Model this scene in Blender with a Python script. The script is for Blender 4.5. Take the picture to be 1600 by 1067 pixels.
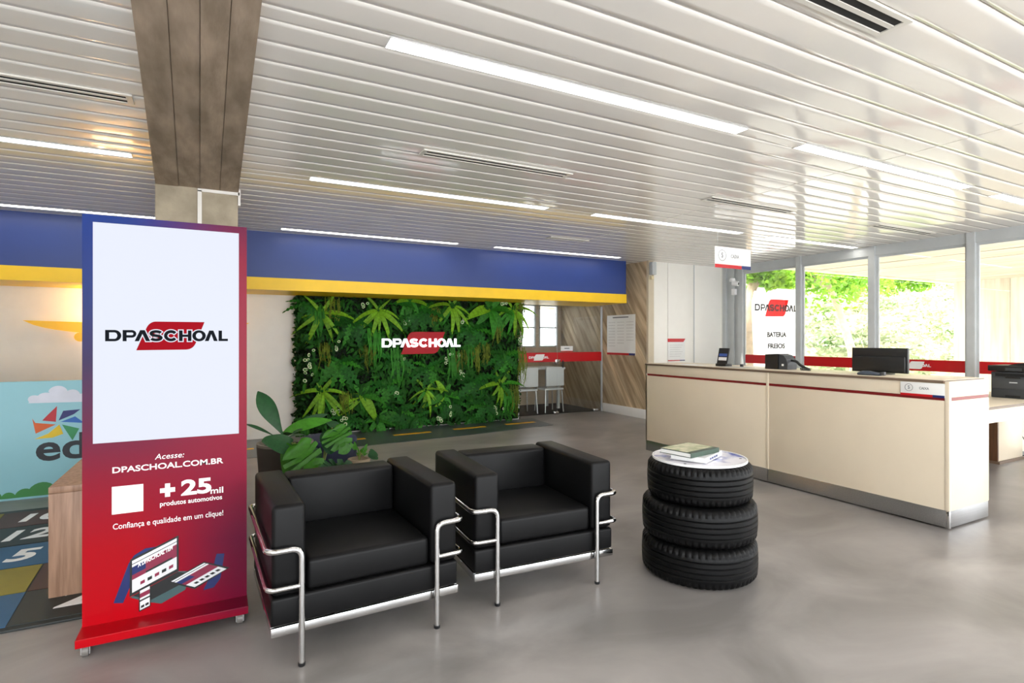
import bpy, bmesh, math, random
from mathutils import Vector, Matrix

for o in list(bpy.data.objects):
    bpy.data.objects.remove(o)
scene = bpy.context.scene
COL = scene.collection
PI = math.pi
R = math.radians

# ------------------------------------------------------------------ camera, world, exposure
CAM_H = 1.40
CEIL = 2.75
YAW = 27.842
cam_data = bpy.data.cameras.new('camera')
cam_data.sensor_width = 36.0
cam_data.lens = 869.0 / 1600.0 * 36.0
cam_data.shift_y = -4.5 / 1600.0
cam_data.clip_start = 0.05
cam_data.clip_end = 400
cam = bpy.data.objects.new('camera', cam_data)
cam.location = (0, 0, CAM_H)
cam.rotation_euler = (R(90), 0, R(-YAW))
COL.objects.link(cam)
scene.camera = cam

world = bpy.data.worlds.new('overcast_sky')
scene.world = world
world.use_nodes = True
bg = world.node_tree.nodes['Background']
bg.inputs['Color'].default_value = (0.93, 0.97, 1.0, 1)
bg.inputs['Strength'].default_value = 6.5

sun_d = bpy.data.lights.new('sun', 'SUN')
sun_d.energy = 9.0
sun_d.angle = R(12)
sun_d.color = (1.0, 0.96, 0.88)
sun = bpy.data.objects.new('sun', sun_d)
sun.rotation_euler = (R(34), 0, R(-28))
COL.objects.link(sun)

scene.view_settings.view_transform = 'Standard'
scene.view_settings.look = 'None'
scene.view_settings.gamma = 1.0
scene.view_settings.use_curve_mapping = False
scene.view_settings.exposure = 0.22
LAMP = 10.0          # radiance of the ceiling strip lights
SCREEN = 0.82

# ------------------------------------------------------------------ materials
def lin(h):
    h = h.lstrip('#')
    out = []
    for i in (0, 2, 4):
        c = int(h[i:i + 2], 16) / 255.0
        out.append(c / 12.92 if c <= 0.04045 else ((c + 0.055) / 1.055) ** 2.4)
    return (*out, 1.0)

MATS = {}
def mat(name, color, rough=0.5, metal=0.0, vary=0.06, scale=6.0, bump=0.0, bscale=60.0, spec=0.5, coat=0.0,
        emit=0.0, ecol=None, stretch=None, rand=0.0, second=None, transl=0.0):
    """Principled material whose colour is broken up by procedural noise."""
    if name in MATS:
        return MATS[name]
    m = bpy.data.materials.new(name)
    m.use_nodes = True
    nt = m.node_tree
    n = nt.nodes
    b = n['Principled BSDF']
    b.inputs['Roughness'].default_value = rough
    b.inputs['Metallic'].default_value = metal
    b.inputs['Specular IOR Level'].default_value = spec
    b.inputs['Coat Weight'].default_value = coat
    b.inputs['Coat Roughness'].default_value = 0.08
    c = lin(color) if isinstance(color, str) else color
    tc = n.new('ShaderNodeTexCoord')
    mp = n.new('ShaderNodeMapping')
    if stretch:
        mp.inputs['Scale'].default_value = stretch
    nt.links.new(tc.outputs['Object'], mp.inputs['Vector'])
    nz = n.new('ShaderNodeTexNoise')
    nz.inputs['Scale'].default_value = scale
    nz.inputs['Detail'].default_value = 4
    nt.links.new(mp.outputs['Vector'], nz.inputs['Vector'])
    rp = n.new('ShaderNodeValToRGB')
    lo = tuple(max(0, v * (1 - vary)) for v in c[:3]) + (1,)
    hi = tuple(min(1, v * (1 + vary)) for v in c[:3]) + (1,)
    if second:
        lo, hi = c, lin(second)
    rp.color_ramp.elements[0].position = 0.32
    rp.color_ramp.elements[1].position = 0.68
    rp.color_ramp.elements[0].color = lo
    rp.color_ramp.elements[1].color = hi
    nt.links.new(nz.outputs['Fac'], rp.inputs['Fac'])
    src = rp.outputs['Color']
    if rand:
        oi = n.new('ShaderNodeObjectInfo')
        hs = n.new('ShaderNodeHueSaturation')
        mr = n.new('ShaderNodeMapRange')
        mr.inputs['To Min'].default_value = 1 - rand
        mr.inputs['To Max'].default_value = 1 + rand
        nt.links.new(oi.outputs['Random'], mr.inputs['Value'])
        nt.links.new(mr.outputs['Result'], hs.inputs['Value'])
        nt.links.new(src, hs.inputs['Color'])
        src = hs.outputs['Color']
    nt.links.new(src, b.inputs['Base Color'])
    if bump:
        nb = n.new('ShaderNodeTexNoise')
        nb.inputs['Scale'].default_value = bscale
        nb.inputs['Detail'].default_value = 5
        nt.links.new(mp.outputs['Vector'], nb.inputs['Vector'])
        bp = n.new('ShaderNodeBump')
        bp.inputs['Strength'].default_value = bump
        bp.inputs['Distance'].default_value = 0.01
        nt.links.new(nb.outputs['Fac'], bp.inputs['Height'])
        nt.links.new(bp.outputs['Normal'], b.inputs['Normal'])
    if emit:
        b.inputs['Emission Color'].default_value = lin(ecol) if ecol else c
        b.inputs['Emission Strength'].default_value = emit
    if transl:
        tr = n.new('ShaderNodeBsdfTranslucent')
        nt.links.new(src, tr.inputs['Color'])
        mx = n.new('ShaderNodeMixShader')
        mx.inputs['Fac'].default_value = transl
        nt.links.new(b.outputs[0], mx.inputs[1])
        nt.links.new(tr.outputs[0], mx.inputs[2])
        nt.links.new(mx.outputs[0], n['Material Output'].inputs['Surface'])
    MATS[name] = m
    return m

def glass_mat(name, tint=(1, 1, 1, 1), ior=1.45):
    if name in MATS:
        return MATS[name]
    m = bpy.data.materials.new(name)
    m.use_nodes = True
    nt = m.node_tree
    n = nt.nodes
    n.remove(n['Principled BSDF'])
    t = n.new('ShaderNodeBsdfTransparent')
    t.inputs['Color'].default_value = tint
    g = n.new('ShaderNodeBsdfGlossy')
    g.inputs['Roughness'].default_value = 0.01
    f = n.new('ShaderNodeFresnel')
    f.inputs['IOR'].default_value = ior
    mx = n.new('ShaderNodeMixShader')
    nt.links.new(f.outputs[0], mx.inputs[0])
    nt.links.new(t.outputs[0], mx.inputs[1])
    nt.links.new(g.outputs[0], mx.inputs[2])
    nt.links.new(mx.outputs[0], n['Material Output'].inputs['Surface'])
    MATS[name] = m
    return m

M_plank = mat('ceiling_enamel', '#f0ece6', rough=0.09, vary=0.02, scale=2.0, spec=0.8)
M_slab = mat('ceiling_void', '#e2ddd5', rough=0.8)
M_white = mat('white_paint', '#e9e5df', rough=0.6, vary=0.02, bump=0.03)
M_cream = mat('cream_laminate', '#e0d2bb', rough=0.35, vary=0.02, scale=3)
M_cream_dk = mat('cream_edge', '#cfc2aa', rough=0.45, vary=0.03)
M_blue = mat('blue_paint', '#1b3679', rough=0.4, vary=0.04, scale=2)
M_yellow = mat('yellow_paint', '#f3c400', rough=0.4, vary=0.03)
M_red = mat('signal_red', '#c60b18', rough=0.35, vary=0.03)
M_darkred = mat('dark_red_strip', '#7a0f12', rough=0.4, vary=0.05)
M_navy = mat('navy_print', '#16296b', rough=0.4, vary=0.03)
M_black = mat('black_plastic', '#17181a', rough=0.4, vary=0.08, bump=0.03, bscale=300)
M_grey = mat('charcoal_plastic', '#3b3e42', rough=0.45, vary=0.06)
M_chrome = mat('chrome_tube', '#d9d9d9', rough=0.09, metal=1.0, vary=0.02)
M_steel = mat('brushed_steel', '#b4b4b4', rough=0.3, metal=1.0, vary=0.08, scale=3, stretch=(1, 40, 40), bump=0.02)
M_alu = mat('window_aluminium', '#c4c8c9', rough=0.4, metal=0.0, vary=0.04)
M_leather = mat('black_leatherette', '#0e0e0f', rough=0.42, vary=0.15, scale=5, bump=0.05, bscale=420, spec=0.17)
M_rubber = mat('tyre_rubber', '#080809', spec=.17, rough=0.45, vary=0.2, scale=12, bump=0.04, bscale=150)
M_wood = mat('walnut_laminate', '#8a6a55', rough=0.45, scale=5, stretch=(9, 9, 0.7), second='#b08c74', bump=0.02)
M_board = mat('board_cast_concrete', '#9c8466', rough=0.7, scale=2.4, stretch=(1, 0.5, 5), second='#d2bd9c', bump=0.15, bscale=14, rand=0.25)
M_concrete = mat('beam_concrete', '#8f7f6d', rough=0.75, scale=3.5, stretch=(3, 0.7, 1), second='#b8a591', bump=0.25, bscale=24, rand=0.10)
M_column = mat('column_concrete', '#968b78', rough=0.8, scale=5, second='#b3a792', bump=0.2, bscale=30)
M_porch = mat('porch_concrete', '#c4b8a2', rough=0.85, scale=2, stretch=(6, 0.5, 1), second='#e2d9c6', bump=0.1, bscale=12, rand=0.06)
M_porchwall = mat('porch_wall_concrete', '#cabfaa', rough=0.85, scale=2, stretch=(1, 6, 0.5), second='#e6dccb', bump=0.1, bscale=12, rand=0.06)
M_road = mat('road_strip', '#454d50', rough=0.28, vary=0.1, scale=10)
M_lane = mat('lane_yellow', '#d9a516', rough=0.4, vary=0.06)
M_brown_edge = mat('brown_edge', '#6e5a49', rough=0.45, vary=0.05)
M_lampbody = mat('lamp_body', '#e6e6e6', rough=0.4, vary=0.02)
M_lamp = mat('lamp_diffuser', '#ffffff', rough=0.5, vary=0.0, emit=LAMP, ecol='#fffaf2')
M_slot = mat('vent_slot', '#141414', rough=0.8)
M_vent = mat('vent_frame', '#d8d4cc', rough=0.35, vary=0.02)
M_text_white = mat('white_print', '#f2f2f2', rough=0.5, vary=0.01)
M_text_dark = mat('dark_print', '#161d27', rough=0.5, vary=0.02)
M_text_grey = mat('grey_print', '#6b6f73', rough=0.5, vary=0.02)
M_paper = mat('paper', '#f1f1ef', rough=0.6, vary=0.02)
M_glass = glass_mat('clear_glass')
M_glass_in = glass_mat('door_glass', tint=(0.93, 0.94, 0.93, 1))
M_leaf_dark = mat('leaf_dark', '#20601b', spec=.25, rough=0.6, vary=0.35, scale=14, rand=0.3, transl=0.15)
M_leaf_mid = mat('leaf_mid', '#357f20', spec=.25, rough=0.55, vary=0.3, scale=14, rand=0.3, transl=0.2)
M_leaf_light = mat('leaf_light', '#7cb128', spec=.25, rough=0.5, vary=0.25, scale=14, rand=0.25, transl=0.25)
M_leaf_olive = mat('leaf_olive', '#66761f', spec=.25, rough=0.6, vary=0.3, scale=14, rand=0.25, transl=0.2)
M_leaf_pale = mat('leaf_pale', '#c3d0a8', rough=0.5, vary=0.12, scale=20)
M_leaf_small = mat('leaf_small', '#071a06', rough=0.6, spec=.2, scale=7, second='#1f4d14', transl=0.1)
M_leaf_mid2 = mat('leaf_medium', '#0f3a0e', rough=.6, spec=.2, scale=5, second='#2c6b1b', transl=.15)
M_leaf_house = mat('leaf_house', '#1d4a24', spec=.3, rough=0.4, vary=0.2, scale=9, rand=0.15, transl=0.12)
M_leaf_house2 = mat('leaf_house_bright', '#3f7d20', spec=.3, rough=0.4, vary=0.2, scale=9, rand=0.15, transl=0.2)
M_soil = mat('soil', '#3c2417', rough=0.95, vary=0.4, scale=60, bump=0.6, bscale=90)
M_stem = mat('plant_stem', '#6f7a3c', rough=0.6, vary=0.2)
M_pot = mat('dark_pot', '#3a322b', rough=0.5, vary=0.15, scale=5)
M_pot_rim = mat('pot_rim', '#7b7468', rough=0.6, vary=0.1)
M_pot_tan = mat('tan_pot', '#93826a', rough=0.6, vary=0.1, scale=10)
M_pouf = mat('navy_velvet', '#1a2038', rough=0.8, vary=0.15, bump=0.05, bscale=300)

def floor_mat():
    m = mat('floor_vinyl', '#858079', rough=0.3, vary=0.0)
    nt = m.node_tree
    n = nt.nodes
    b = n['Principled BSDF']
    tc = n.new('ShaderNodeTexCoord')
    mp = n.new('ShaderNodeMapping')
    mp.inputs['Scale'].default_value = (0.9, 1.3, 1)
    nt.links.new(tc.outputs['Object'], mp.inputs['Vector'])
    a = n.new('ShaderNodeTexNoise')
    a.inputs['Scale'].default_value = 1.3
    a.inputs['Detail'].default_value = 6
    a.inputs['Roughness'].default_value = 0.55
    a.inputs['Distortion'].default_value = 0.6
    nt.links.new(mp.outputs[0], a.inputs['Vector'])
    r = n.new('ShaderNodeValToRGB')
    r.color_ramp.elements[0].position = 0.34
    r.color_ramp.elements[1].position = 0.68
    r.color_ramp.elements[0].color = lin('#75716f')
    r.color_ramp.elements[1].color = lin('#9a9592')
    nt.links.new(a.outputs['Fac'], r.inputs['Fac'])
    nt.links.new(r.outputs[0], b.inputs['Base Color'])
    r2 = n.new('ShaderNodeMapRange')
    r2.inputs['To Min'].default_value = 0.26
    r2.inputs['To Max'].default_value = 0.40
    nt.links.new(a.outputs['Fac'], r2.inputs['Value'])
    nt.links.new(r2.outputs[0], b.inputs['Roughness'])
    return m
M_floor = floor_mat()

# ------------------------------------------------------------------ mesh building
class MB:
    """Collects geometry; build() links it as one mesh object."""
    def __init__(self):
        self.bm = bmesh.new()
        self.smooth = False

    def _q(self, vs, idx, mi):
        try:
            f = self.bm.faces.new([vs[i] for i in idx])
            f.material_index = mi
            return f
        except ValueError:
            return None

    def box(self, x0, x1, y0, y1, z0, z1, mi=0, bevel=0.0, seg=2, mx=None):
        co = [(x0, y0, z0), (x1, y0, z0), (x1, y1, z0), (x0, y1, z0), (x0, y0, z1), (x1, y0, z1), (x1, y1, z1), (x0, y1, z1)]
        vs = [self.bm.verts.new(c) for c in co]
        fs = [self._q(vs, q, mi) for q in ((3, 2, 1, 0), (4, 5, 6, 7), (0, 1, 5, 4), (1, 2, 6, 5), (2, 3, 7, 6), (3, 0, 4, 7))]
        if bevel:
            es = set(e for f in fs for e in f.edges)
            r = bmesh.ops.bevel(self.bm, geom=list(es), offset=bevel, segments=seg, profile=0.5, affect='EDGES')
            for f in r['faces']:
                f.material_index = mi
            vs = list(set(v for v in r['verts']) | set(v for v in vs if v.is_valid))
        if mx is not None:
            bmesh.ops.transform(self.bm, matrix=mx, verts=[v for v in vs if v.is_valid])
        return self

    def prism(self, pts, fn, t0, t1, mi=0):
        """pts 2D polygon (ccw seen from the t1 end); fn(u, v, t) -> xyz."""
        a = [self.bm.verts.new(fn(u, v, t0)) for u, v in pts]
        b = [self.bm.verts.new(fn(u, v, t1)) for u, v in pts]
        n = len(pts)
        self._q(a, range(n - 1, -1, -1), mi)
        self._q(b, range(n), mi)
        for i in range(n):
            j = (i + 1) % n
            self._q([a[i], a[j], b[j], b[i]], range(4), mi)
        return self

    def lathe(self, prof, seg=32, mi=0, cx=0, cy=0, cap0=True, cap1=True, rfun=None):
        rings = []
        for k, (r, z) in enumerate(prof):
            ring = []
            for i in range(seg):
                a = 2 * PI * i / seg
                rr = r if rfun is None else r + rfun(k, i)
                ring.append(self.bm.verts.new((cx + rr * math.cos(a), cy + rr * math.sin(a), z)))
            rings.append(ring)
        for k in range(len(prof) - 1):
            m = mi if not isinstance(mi, (list, tuple)) else mi[k]
            for i in range(seg):
                j = (i + 1) % seg
                self._q([rings[k][i], rings[k][j], rings[k + 1][j], rings[k + 1][i]], range(4), m)
        m0 = mi if not isinstance(mi, (list, tuple)) else mi[0]
        m1 = mi if not isinstance(mi, (list, tuple)) else mi[-1]
        if cap0:
            self._q(rings[0], range(seg - 1, -1, -1), m0)
        if cap1:
            self._q(rings[-1], range(seg), m1)
        return self

    def tube(self, pts, r, seg=10, mi=0, cap=True):
        pts = [Vector(p) for p in pts]
        n = len(pts)
        up = Vector((0, 0, 1))
        rings = []
        prev = None
        for i, p in enumerate(pts):
            d = (pts[min(i + 1, n - 1)] - pts[max(i - 1, 0)]).normalized()
            if prev is None:
                ref = up if abs(d.dot(up)) < 0.9 else Vector((1, 0, 0))
                nx = d.cross(ref).normalized()
            else:
                nx = (prev - d * prev.dot(d)).normalized()
            prev = nx
            ny = d.cross(nx)
            rr = r[i] if isinstance(r, (list, tuple)) else r
            rings.append([self.bm.verts.new(p + (nx * math.cos(2 * PI * k / seg) + ny * math.sin(2 * PI * k / seg)) * rr) for k in range(seg)])
        for i in range(n - 1):
            for k in range(seg):
                j = (k + 1) % seg
                self._q([rings[i][k], rings[i][j], rings[i + 1][j], rings[i + 1][k]], range(4), mi)
        if cap:
            self._q(rings[0], range(seg - 1, -1, -1), mi)
            self._q(rings[-1], range(seg), mi)
        return self

    def raw(self, verts, faces, mi=0):
        vs = [self.bm.verts.new(v) for v in verts]
        for f in faces:
            self._q(vs, f, mi)
        return self

    def mesh(self, name, mats, smooth=None):
        if not isinstance(mats, (list, tuple)):
            mats = [mats]
        me = bpy.data.meshes.new(name)
        bmesh.ops.recalc_face_normals(self.bm, faces=self.bm.faces)
        self.bm.to_mesh(me)
        self.bm.free()
        for m in mats:
            me.materials.append(m)
        if smooth:
            for p in me.polygons:
                p.use_smooth = True
            try:
                me.set_sharp_from_angle(angle=R(smooth if smooth is not True else 40))
            except Exception:
                pass
        return me

    def build(self, name, mats, parent=None, smooth=None, loc=None, rot=None):
        return link(name, self.mesh(name, mats, smooth), parent, loc, rot)

def link(name, me, parent=None, loc=None, rot=None, mx=None):
    o = bpy.data.objects.new(name, me)
    COL.objects.link(o)
    if parent is not None:
        o.parent = parent
    if loc:
        o.location = loc
    if rot:
        o.rotation_euler = rot
    if mx is not None:
        o.matrix_local = mx
    return o

def tag(o, label, cat, group=None, kind=None):
    o['label'] = label
    if cat:
        o['category'] = cat
    if group:
        o['group'] = group
    if kind:
        o['kind'] = kind
    return o

def thing(name, label, cat, loc=(0, 0, 0), rz=0.0, group=None, kind=None):
    o = bpy.data.objects.new(name, None)
    o.empty_display_size = 0.1
    COL.objects.link(o)
    o.location = loc
    o.rotation_euler = (0, 0, rz)
    return tag(o, label, cat, group, kind)

def box(name, m, x0, x1, y0, y1, z0, z1, parent=None, bevel=0.0, seg=2):
    return MB().box(x0, x1, y0, y1, z0, z1, 0, bevel, seg).build(name, m, parent, smooth=30 if bevel else None)

def copy_tree(o, parent=None):
    c = o.copy()
    COL.objects.link(c)
    c.parent = parent
    for ch in list(o.children):
        copy_tree(ch, c)
    return c

def struct(o, label, cat):
    return tag(o, label, cat, None, 'structure')

def fillet(pts, rad, n=6):
    """Round the corners of a 3D polyline."""
    pts = [Vector(p) for p in pts]
    out = [pts[0]]
    for i in range(1, len(pts) - 1):
        a, b, c = pts[i - 1], pts[i], pts[i + 1]
        u, v = (a - b).normalized(), (c - b).normalized()
        r = min(rad, (a - b).length * 0.49, (c - b).length * 0.49)
        p0, p1 = b + u * r, b + v * r
        for k in range(n + 1):
            t = k / n
            out.append(p0 * (1 - t) ** 2 + b * 2 * t * (1 - t) + p1 * t ** 2)
    out.append(pts[-1])
    return out

# ------------------------------------------------------------------ lettering
def curve_mesh(loops, depth, name='shape'):
    """Filled 2D loops (holes allowed) in the XZ plane, front face at y=0 looking to -y, depth going to +y."""
    cu = bpy.data.curves.new(name, 'CURVE')
    cu.dimensions = '2D'
    cu.fill_mode = 'BOTH'
    cu.extrude = depth / 2
    for lp in loops:
        s = cu.splines.new('POLY')
        s.points.add(len(lp) - 1)
        for p, (u, v) in zip(s.points, lp):
            p.co = (u, v, 0, 1)
        s.use_cyclic_u = True
    return _curve_to_mesh(cu, depth, name)

def _curve_to_mesh(cu, depth, name):
    ob = bpy.data.objects.new('tmp', cu)
    COL.objects.link(ob)
    dg = bpy.context.evaluated_depsgraph_get()
    dg.update()
    me = bpy.data.meshes.new_from_object(ob.evaluated_get(dg))
    bpy.data.objects.remove(ob)
    me.name = name
    me.materials.clear()
    me.transform(Matrix(((1, 0, 0, 0), (0, 0, -1, depth / 2), (0, 1, 0, 0), (0, 0, 0, 1))))
    return me

def text_mesh(s, bold, depth):
    cu = bpy.data.curves.new('lettering', 'FONT')
    cu.body = s
    cu.size = 1.0
    cu.offset = bold
    cu.resolution_u = 4
    cu.extrude = depth / 2
    return _curve_to_mesh(cu, depth, 'lettering')

def text(name, s, parent, x0, x1, z0, z1, y, m, bold=0.0, depth=0.0008, shear=0.0, slope=0.0, mirror=False):
    """Lettering fitted into x0..x1, z0..z1 on the plane y (front towards -y) of its parent."""
    me = text_mesh(s, bold, depth)
    xs = [v.co.x for v in me.vertices]
    zs = [v.co.z for v in me.vertices]
    a, b, c, d = min(xs), max(xs), min(zs), max(zs)
    for v in me.vertices:
        u = (v.co.x - a) / (b - a)
        w = (v.co.z - c) / (d - c)
        v.co.x = x0 + (x1 - x0) * u + shear * w * (z1 - z0)
        v.co.z = z0 + (z1 - z0) * w + slope * u * (x1 - x0)
        v.co.y = y + v.co.y - depth
    me.materials.append(m)
    return link(name, me, parent)

def ribbon(pts, t):
    pts = [Vector(p) for p in pts]
    L, Rr = [], []
    for i, p in enumerate(pts):
        d = (pts[min(i + 1, len(pts) - 1)] - pts[max(i - 1, 0)]).normalized()
        nn = Vector((-d.y, d.x))
        L.append(tuple(p + nn * t / 2))
        Rr.append(tuple(p - nn * t / 2))
    return L + Rr[::-1]

def arc(cx, cy, rx, ry, a0, a1, n=18):
    return [(cx + rx * math.cos(R(a0 + (a1 - a0) * k / n)), cy + ry * math.sin(R(a0 + (a1 - a0) * k / n))) for k in range(n + 1)]

def glyph(ch, w):
    t = 0.29
    if ch == 'D':
        return [[(0, 0), (w - .5, 0)] + arc(w - .5, .5, .5, .5, -90, 90)[1:-1] + [(w - .5, 1), (0, 1)],
                ([(t, t * .75), (w - .5, t * .75)] + arc(w - .5, .5, .5 - t, .5 - t * .75, -90, 90)[1:-1] + [(w - .5, 1 - t * .75), (t, 1 - t * .75)])[::-1]]
    if ch == 'P':
        return [[(0, 0), (t, 0), (t, .32), (w - .34, .32)] + arc(w - .34, .66, .34, .34, -90, 90)[1:-1] + [(w - .34, 1), (0, 1)],
                ([(t, .54), (w - .34, .54)] + arc(w - .34, .66, .12, .12, -90, 90, 8)[1:-1] + [(w - .34, .78), (t, .78)])[::-1]]
    if ch == 'A':
        return [[(0, 0), (t * 1.12, 0), (w / 2, .66), (w - t * 1.12, 0), (w, 0), (w / 2 + t * .6, 1), (w / 2 - t * .6, 1)]]
    if ch == 'H':
        h = .11
        return [[(0, 0), (t, 0), (t, .5 - h), (w - t, .5 - h), (w - t, 0), (w, 0), (w, 1), (w - t, 1), (w - t, .5 + h), (t, .5 + h), (t, 1), (0, 1)]]
    if ch == 'L':
        return [[(0, 0), (w, 0), (w, .22), (t, .22), (t, 1), (0, 1)]]
    if ch == 'O':
        return [arc(w / 2, .5, w / 2, .52, 0, 360, 40)[:-1], arc(w / 2, .5, w / 2 - t, .29, 0, 360, 32)[:-1][::-1]]
    if ch == 'C':
        return [ribbon(arc(w / 2, .5, w / 2 - t / 2, .5 - .115, 38, 322, 34), t * .92)]
    if ch == 'S':
        a = arc(w / 2, .695, w / 2 - t / 2, .19, 20, 232, 20)
        b = arc(w / 2, .305, w / 2 - t / 2, .19, 52, -160, 20)
        return [ribbon(a + b, t * .85)]

LOGO = [('D', 105, 275), ('P', 290, 437), ('A', 418, 590), ('S', 578, 732), ('C', 742, 905), ('H', 915, 1060), ('O', 1070, 1230), ('A', 1218, 1375), ('L', 1385, 1500)]
GLYPHS = {}
def logo(parent, x0, x1, zc, y, m_let, m_red, d_let=0.002, d_red=0.001, m_out=None, single=False, gap=0.0):
    """Nine letters over a slanted flag; x0..x1 the width of the word, zc its middle height. Front towards -y."""
    W = x1 - x0
    h = 145 / 1395 * W
    f = lambda px, pz: (x0 + (px - 105) / 1395 * W, zc + pz * W)
    q = []
    q += [f(435, -.137)]
    q += [f(1000, -.134)]
    cxr = [(1000, -.134), (1090, -.130), (1118, -.055)]
    for k in range(1, 9):
        t = k / 8
        q.append(f((1 - t) ** 2 * cxr[0][0] + 2 * t * (1 - t) * cxr[1][0] + t * t * cxr[2][0], (1 - t) ** 2 * cxr[0][1] + 2 * t * (1 - t) * cxr[1][1] + t * t * cxr[2][1]))
    q += [f(1215, .134), f(650, .134)]
    cxl = [(650, .134), (572, .130), (540, .058)]
    for k in range(1, 9):
        t = k / 8
        q.append(f((1 - t) ** 2 * cxl[0][0] + 2 * t * (1 - t) * cxl[1][0] + t * t * cxl[2][0], (1 - t) ** 2 * cxl[0][1] + 2 * t * (1 - t) * cxl[1][1] + t * t * cxl[2][1]))
    me = curve_mesh([q], d_red, 'flag_emblem')
    me.materials.append(m_red)
    fl = link('flag_emblem', me, parent, loc=(0, y - d_red - 0.0002, 0))
    yl = y - d_red - gap - 0.0005
    allL = []
    for ch, a, b in LOGO:
        w = (b - a) / 145
        loops = [[((a - 105) / 1395 * W + x0 + u * h, zc - h / 2 + v * h) for u, v in lp] for lp in glyph(ch, w)]
        if m_out is not None:
            g = h * 0.085
            xa, xb = x0 + (a - 105) / 1395 * W, x0 + (b - 105) / 1395 * W
            o = []
            outer = loops[0]
            n = len(outer)
            ar = sum(outer[i][0] * outer[(i + 1) % n][1] - outer[(i + 1) % n][0] * outer[i][1] for i in range(n))
            sg = 1 if ar > 0 else -1
            for i in range(n):
                p, c, nn = Vector(outer[i - 1]), Vector(outer[i]), Vector(outer[(i + 1) % n])
                d1, d2 = (c - p).normalized(), (nn - c).normalized()
                n1, n2 = Vector((d1.y, -d1.x)) * sg, Vector((d2.y, -d2.x)) * sg
                bs = n1 + n2
                if bs.length < 1e-6:
                    bs = n1
                bs.normalize()
                k = g / max(0.45, bs.dot(n1))
                o.append(tuple(c + bs * k))
            mo = curve_mesh([o], 0.0004, 'letter_outline')
            mo.materials.append(m_out)
            link('letter_outline', mo, parent, loc=(0, yl - 0.0004, 0))
        if single:
            allL += loops
        else:
            ml = curve_mesh(loops, d_let, 'letter')
            ml.materials.append(m_let)
            link('letter', ml, parent, loc=(0, yl - d_let - 0.0005, 0))
    if single:
        ml = curve_mesh(allL, d_let, 'lettering')
        ml.materials.append(m_let)
        link('lettering', ml, parent, loc=(0, yl - d_let - 0.0005, 0))

def flat(name, pts, parent, y, m, d=0.0006):
    """Printed polygon on the plane y of its parent, facing -y."""
    me = curve_mesh([pts], d, name)
    me.materials.append(m)
    return link(name, me, parent, loc=(0, y - d, 0))

# ================================================================== THE SETTING
rnd = random.Random(4)
XL, XR = -4.2, 8.5           # side walls
YB = -3.2                    # wall behind the camera
Y_FASCIA, Y_WALL, Y_GLASS = 7.65, 8.50, 8.71

floor = box('floor', M_floor, XL, XR + 0.1, YB, 10.4, -0.1, 0.0)
struct(floor, 'grey mottled vinyl floor of the showroom', 'floor')

# ceiling: a slab above, with enamelled planks hung under it
ceiling = box('ceiling', M_slab, XL, XR + 0.1, YB, 10.4, CEIL + 0.0115, CEIL + 0.15)
struct(ceiling, 'glossy white metal plank ceiling', 'ceiling')

def plank_mesh(L, w):
    """Bowed metal plank along x with rolled edges; underside at z=0."""
    b = MB()
    prof = []
    e = 0.003
    prof += [(-w / 2, 0.011), (-w / 2, 0.006), (-w / 2 + e * .4, 0.0030), (-w / 2 + e, 0.0008)]
    for k in range(1, 6):
        t = -1 + 2 * k / 6
        prof.append((t * (w / 2 - e), -0.0008 * (1 - t * t) + 0.0008))
    prof += [(w / 2 - e, 0.0008), (w / 2 - e * .4, 0.0030), (w / 2, 0.006), (w / 2, 0.011)]
    n = len(prof)
    v = [(x, y, z) for x in (-L / 2, L / 2) for y, z in prof]
    f = [(i, i + 1, n + i + 1, n + i) for i in range(n - 1)]
    f += [tuple(range(n)), tuple(range(2 * n - 1, n - 1, -1))]
    return b.raw(v, f).mesh('plank', M_plank, smooth=50)

ROW = 2.435
STRIP = 0.112
PW = (ROW - STRIP) / 12
STRIPS = [2.45 + ROW * k for k in (-2, -1, 0, 1, 2)]
BAYS = [(XL, -0.16), (0.06, 4.455), (4.465, XR)]
bay_mesh = [plank_mesh(b - a, PW - 0.005) for a, b in BAYS]
rows = []
for s in STRIPS:
    rows += [s + STRIP + PW * (i + .5) for i in range(12)]
rows += [STRIPS[0] - PW * (i + .5) for i in range(3)]
for y in rows:
    if y - PW / 2 > Y_FASCIA or y < YB + 0.05:
        continue
    for (a, b), me in zip(BAYS, bay_mesh):
        link('plank', me, ceiling, loc=((a + b) / 2, y, CEIL))
LAMPS_X = [(-2.95, -0.56), (0.68, 3.02), (3.60, 5.93), (6.46, 8.40)]
strip_cache = {}
for s in STRIPS:
    edges = [XL] + [v for ab in (LAMPS_X if s < 7 else LAMPS_X[:3]) for v in ab] + [XR]
    for k in range(0, len(edges), 2):
        a, b = edges[k], edges[k + 1]
        segs = [(a, -0.16), (0.06, b)] if a < -0.16 < b else [(a, b)]
        for a2, b2 in segs:
            if b2 - a2 > 0.03:
                key = round(b2 - a2, 3)
                if key not in strip_cache:
                    strip_cache[key] = plank_mesh(b2 - a2, STRIP - 0.007)
                link('filler_plank', strip_cache[key], ceiling, loc=((a2 + b2) / 2, s + STRIP / 2, CEIL))

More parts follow.
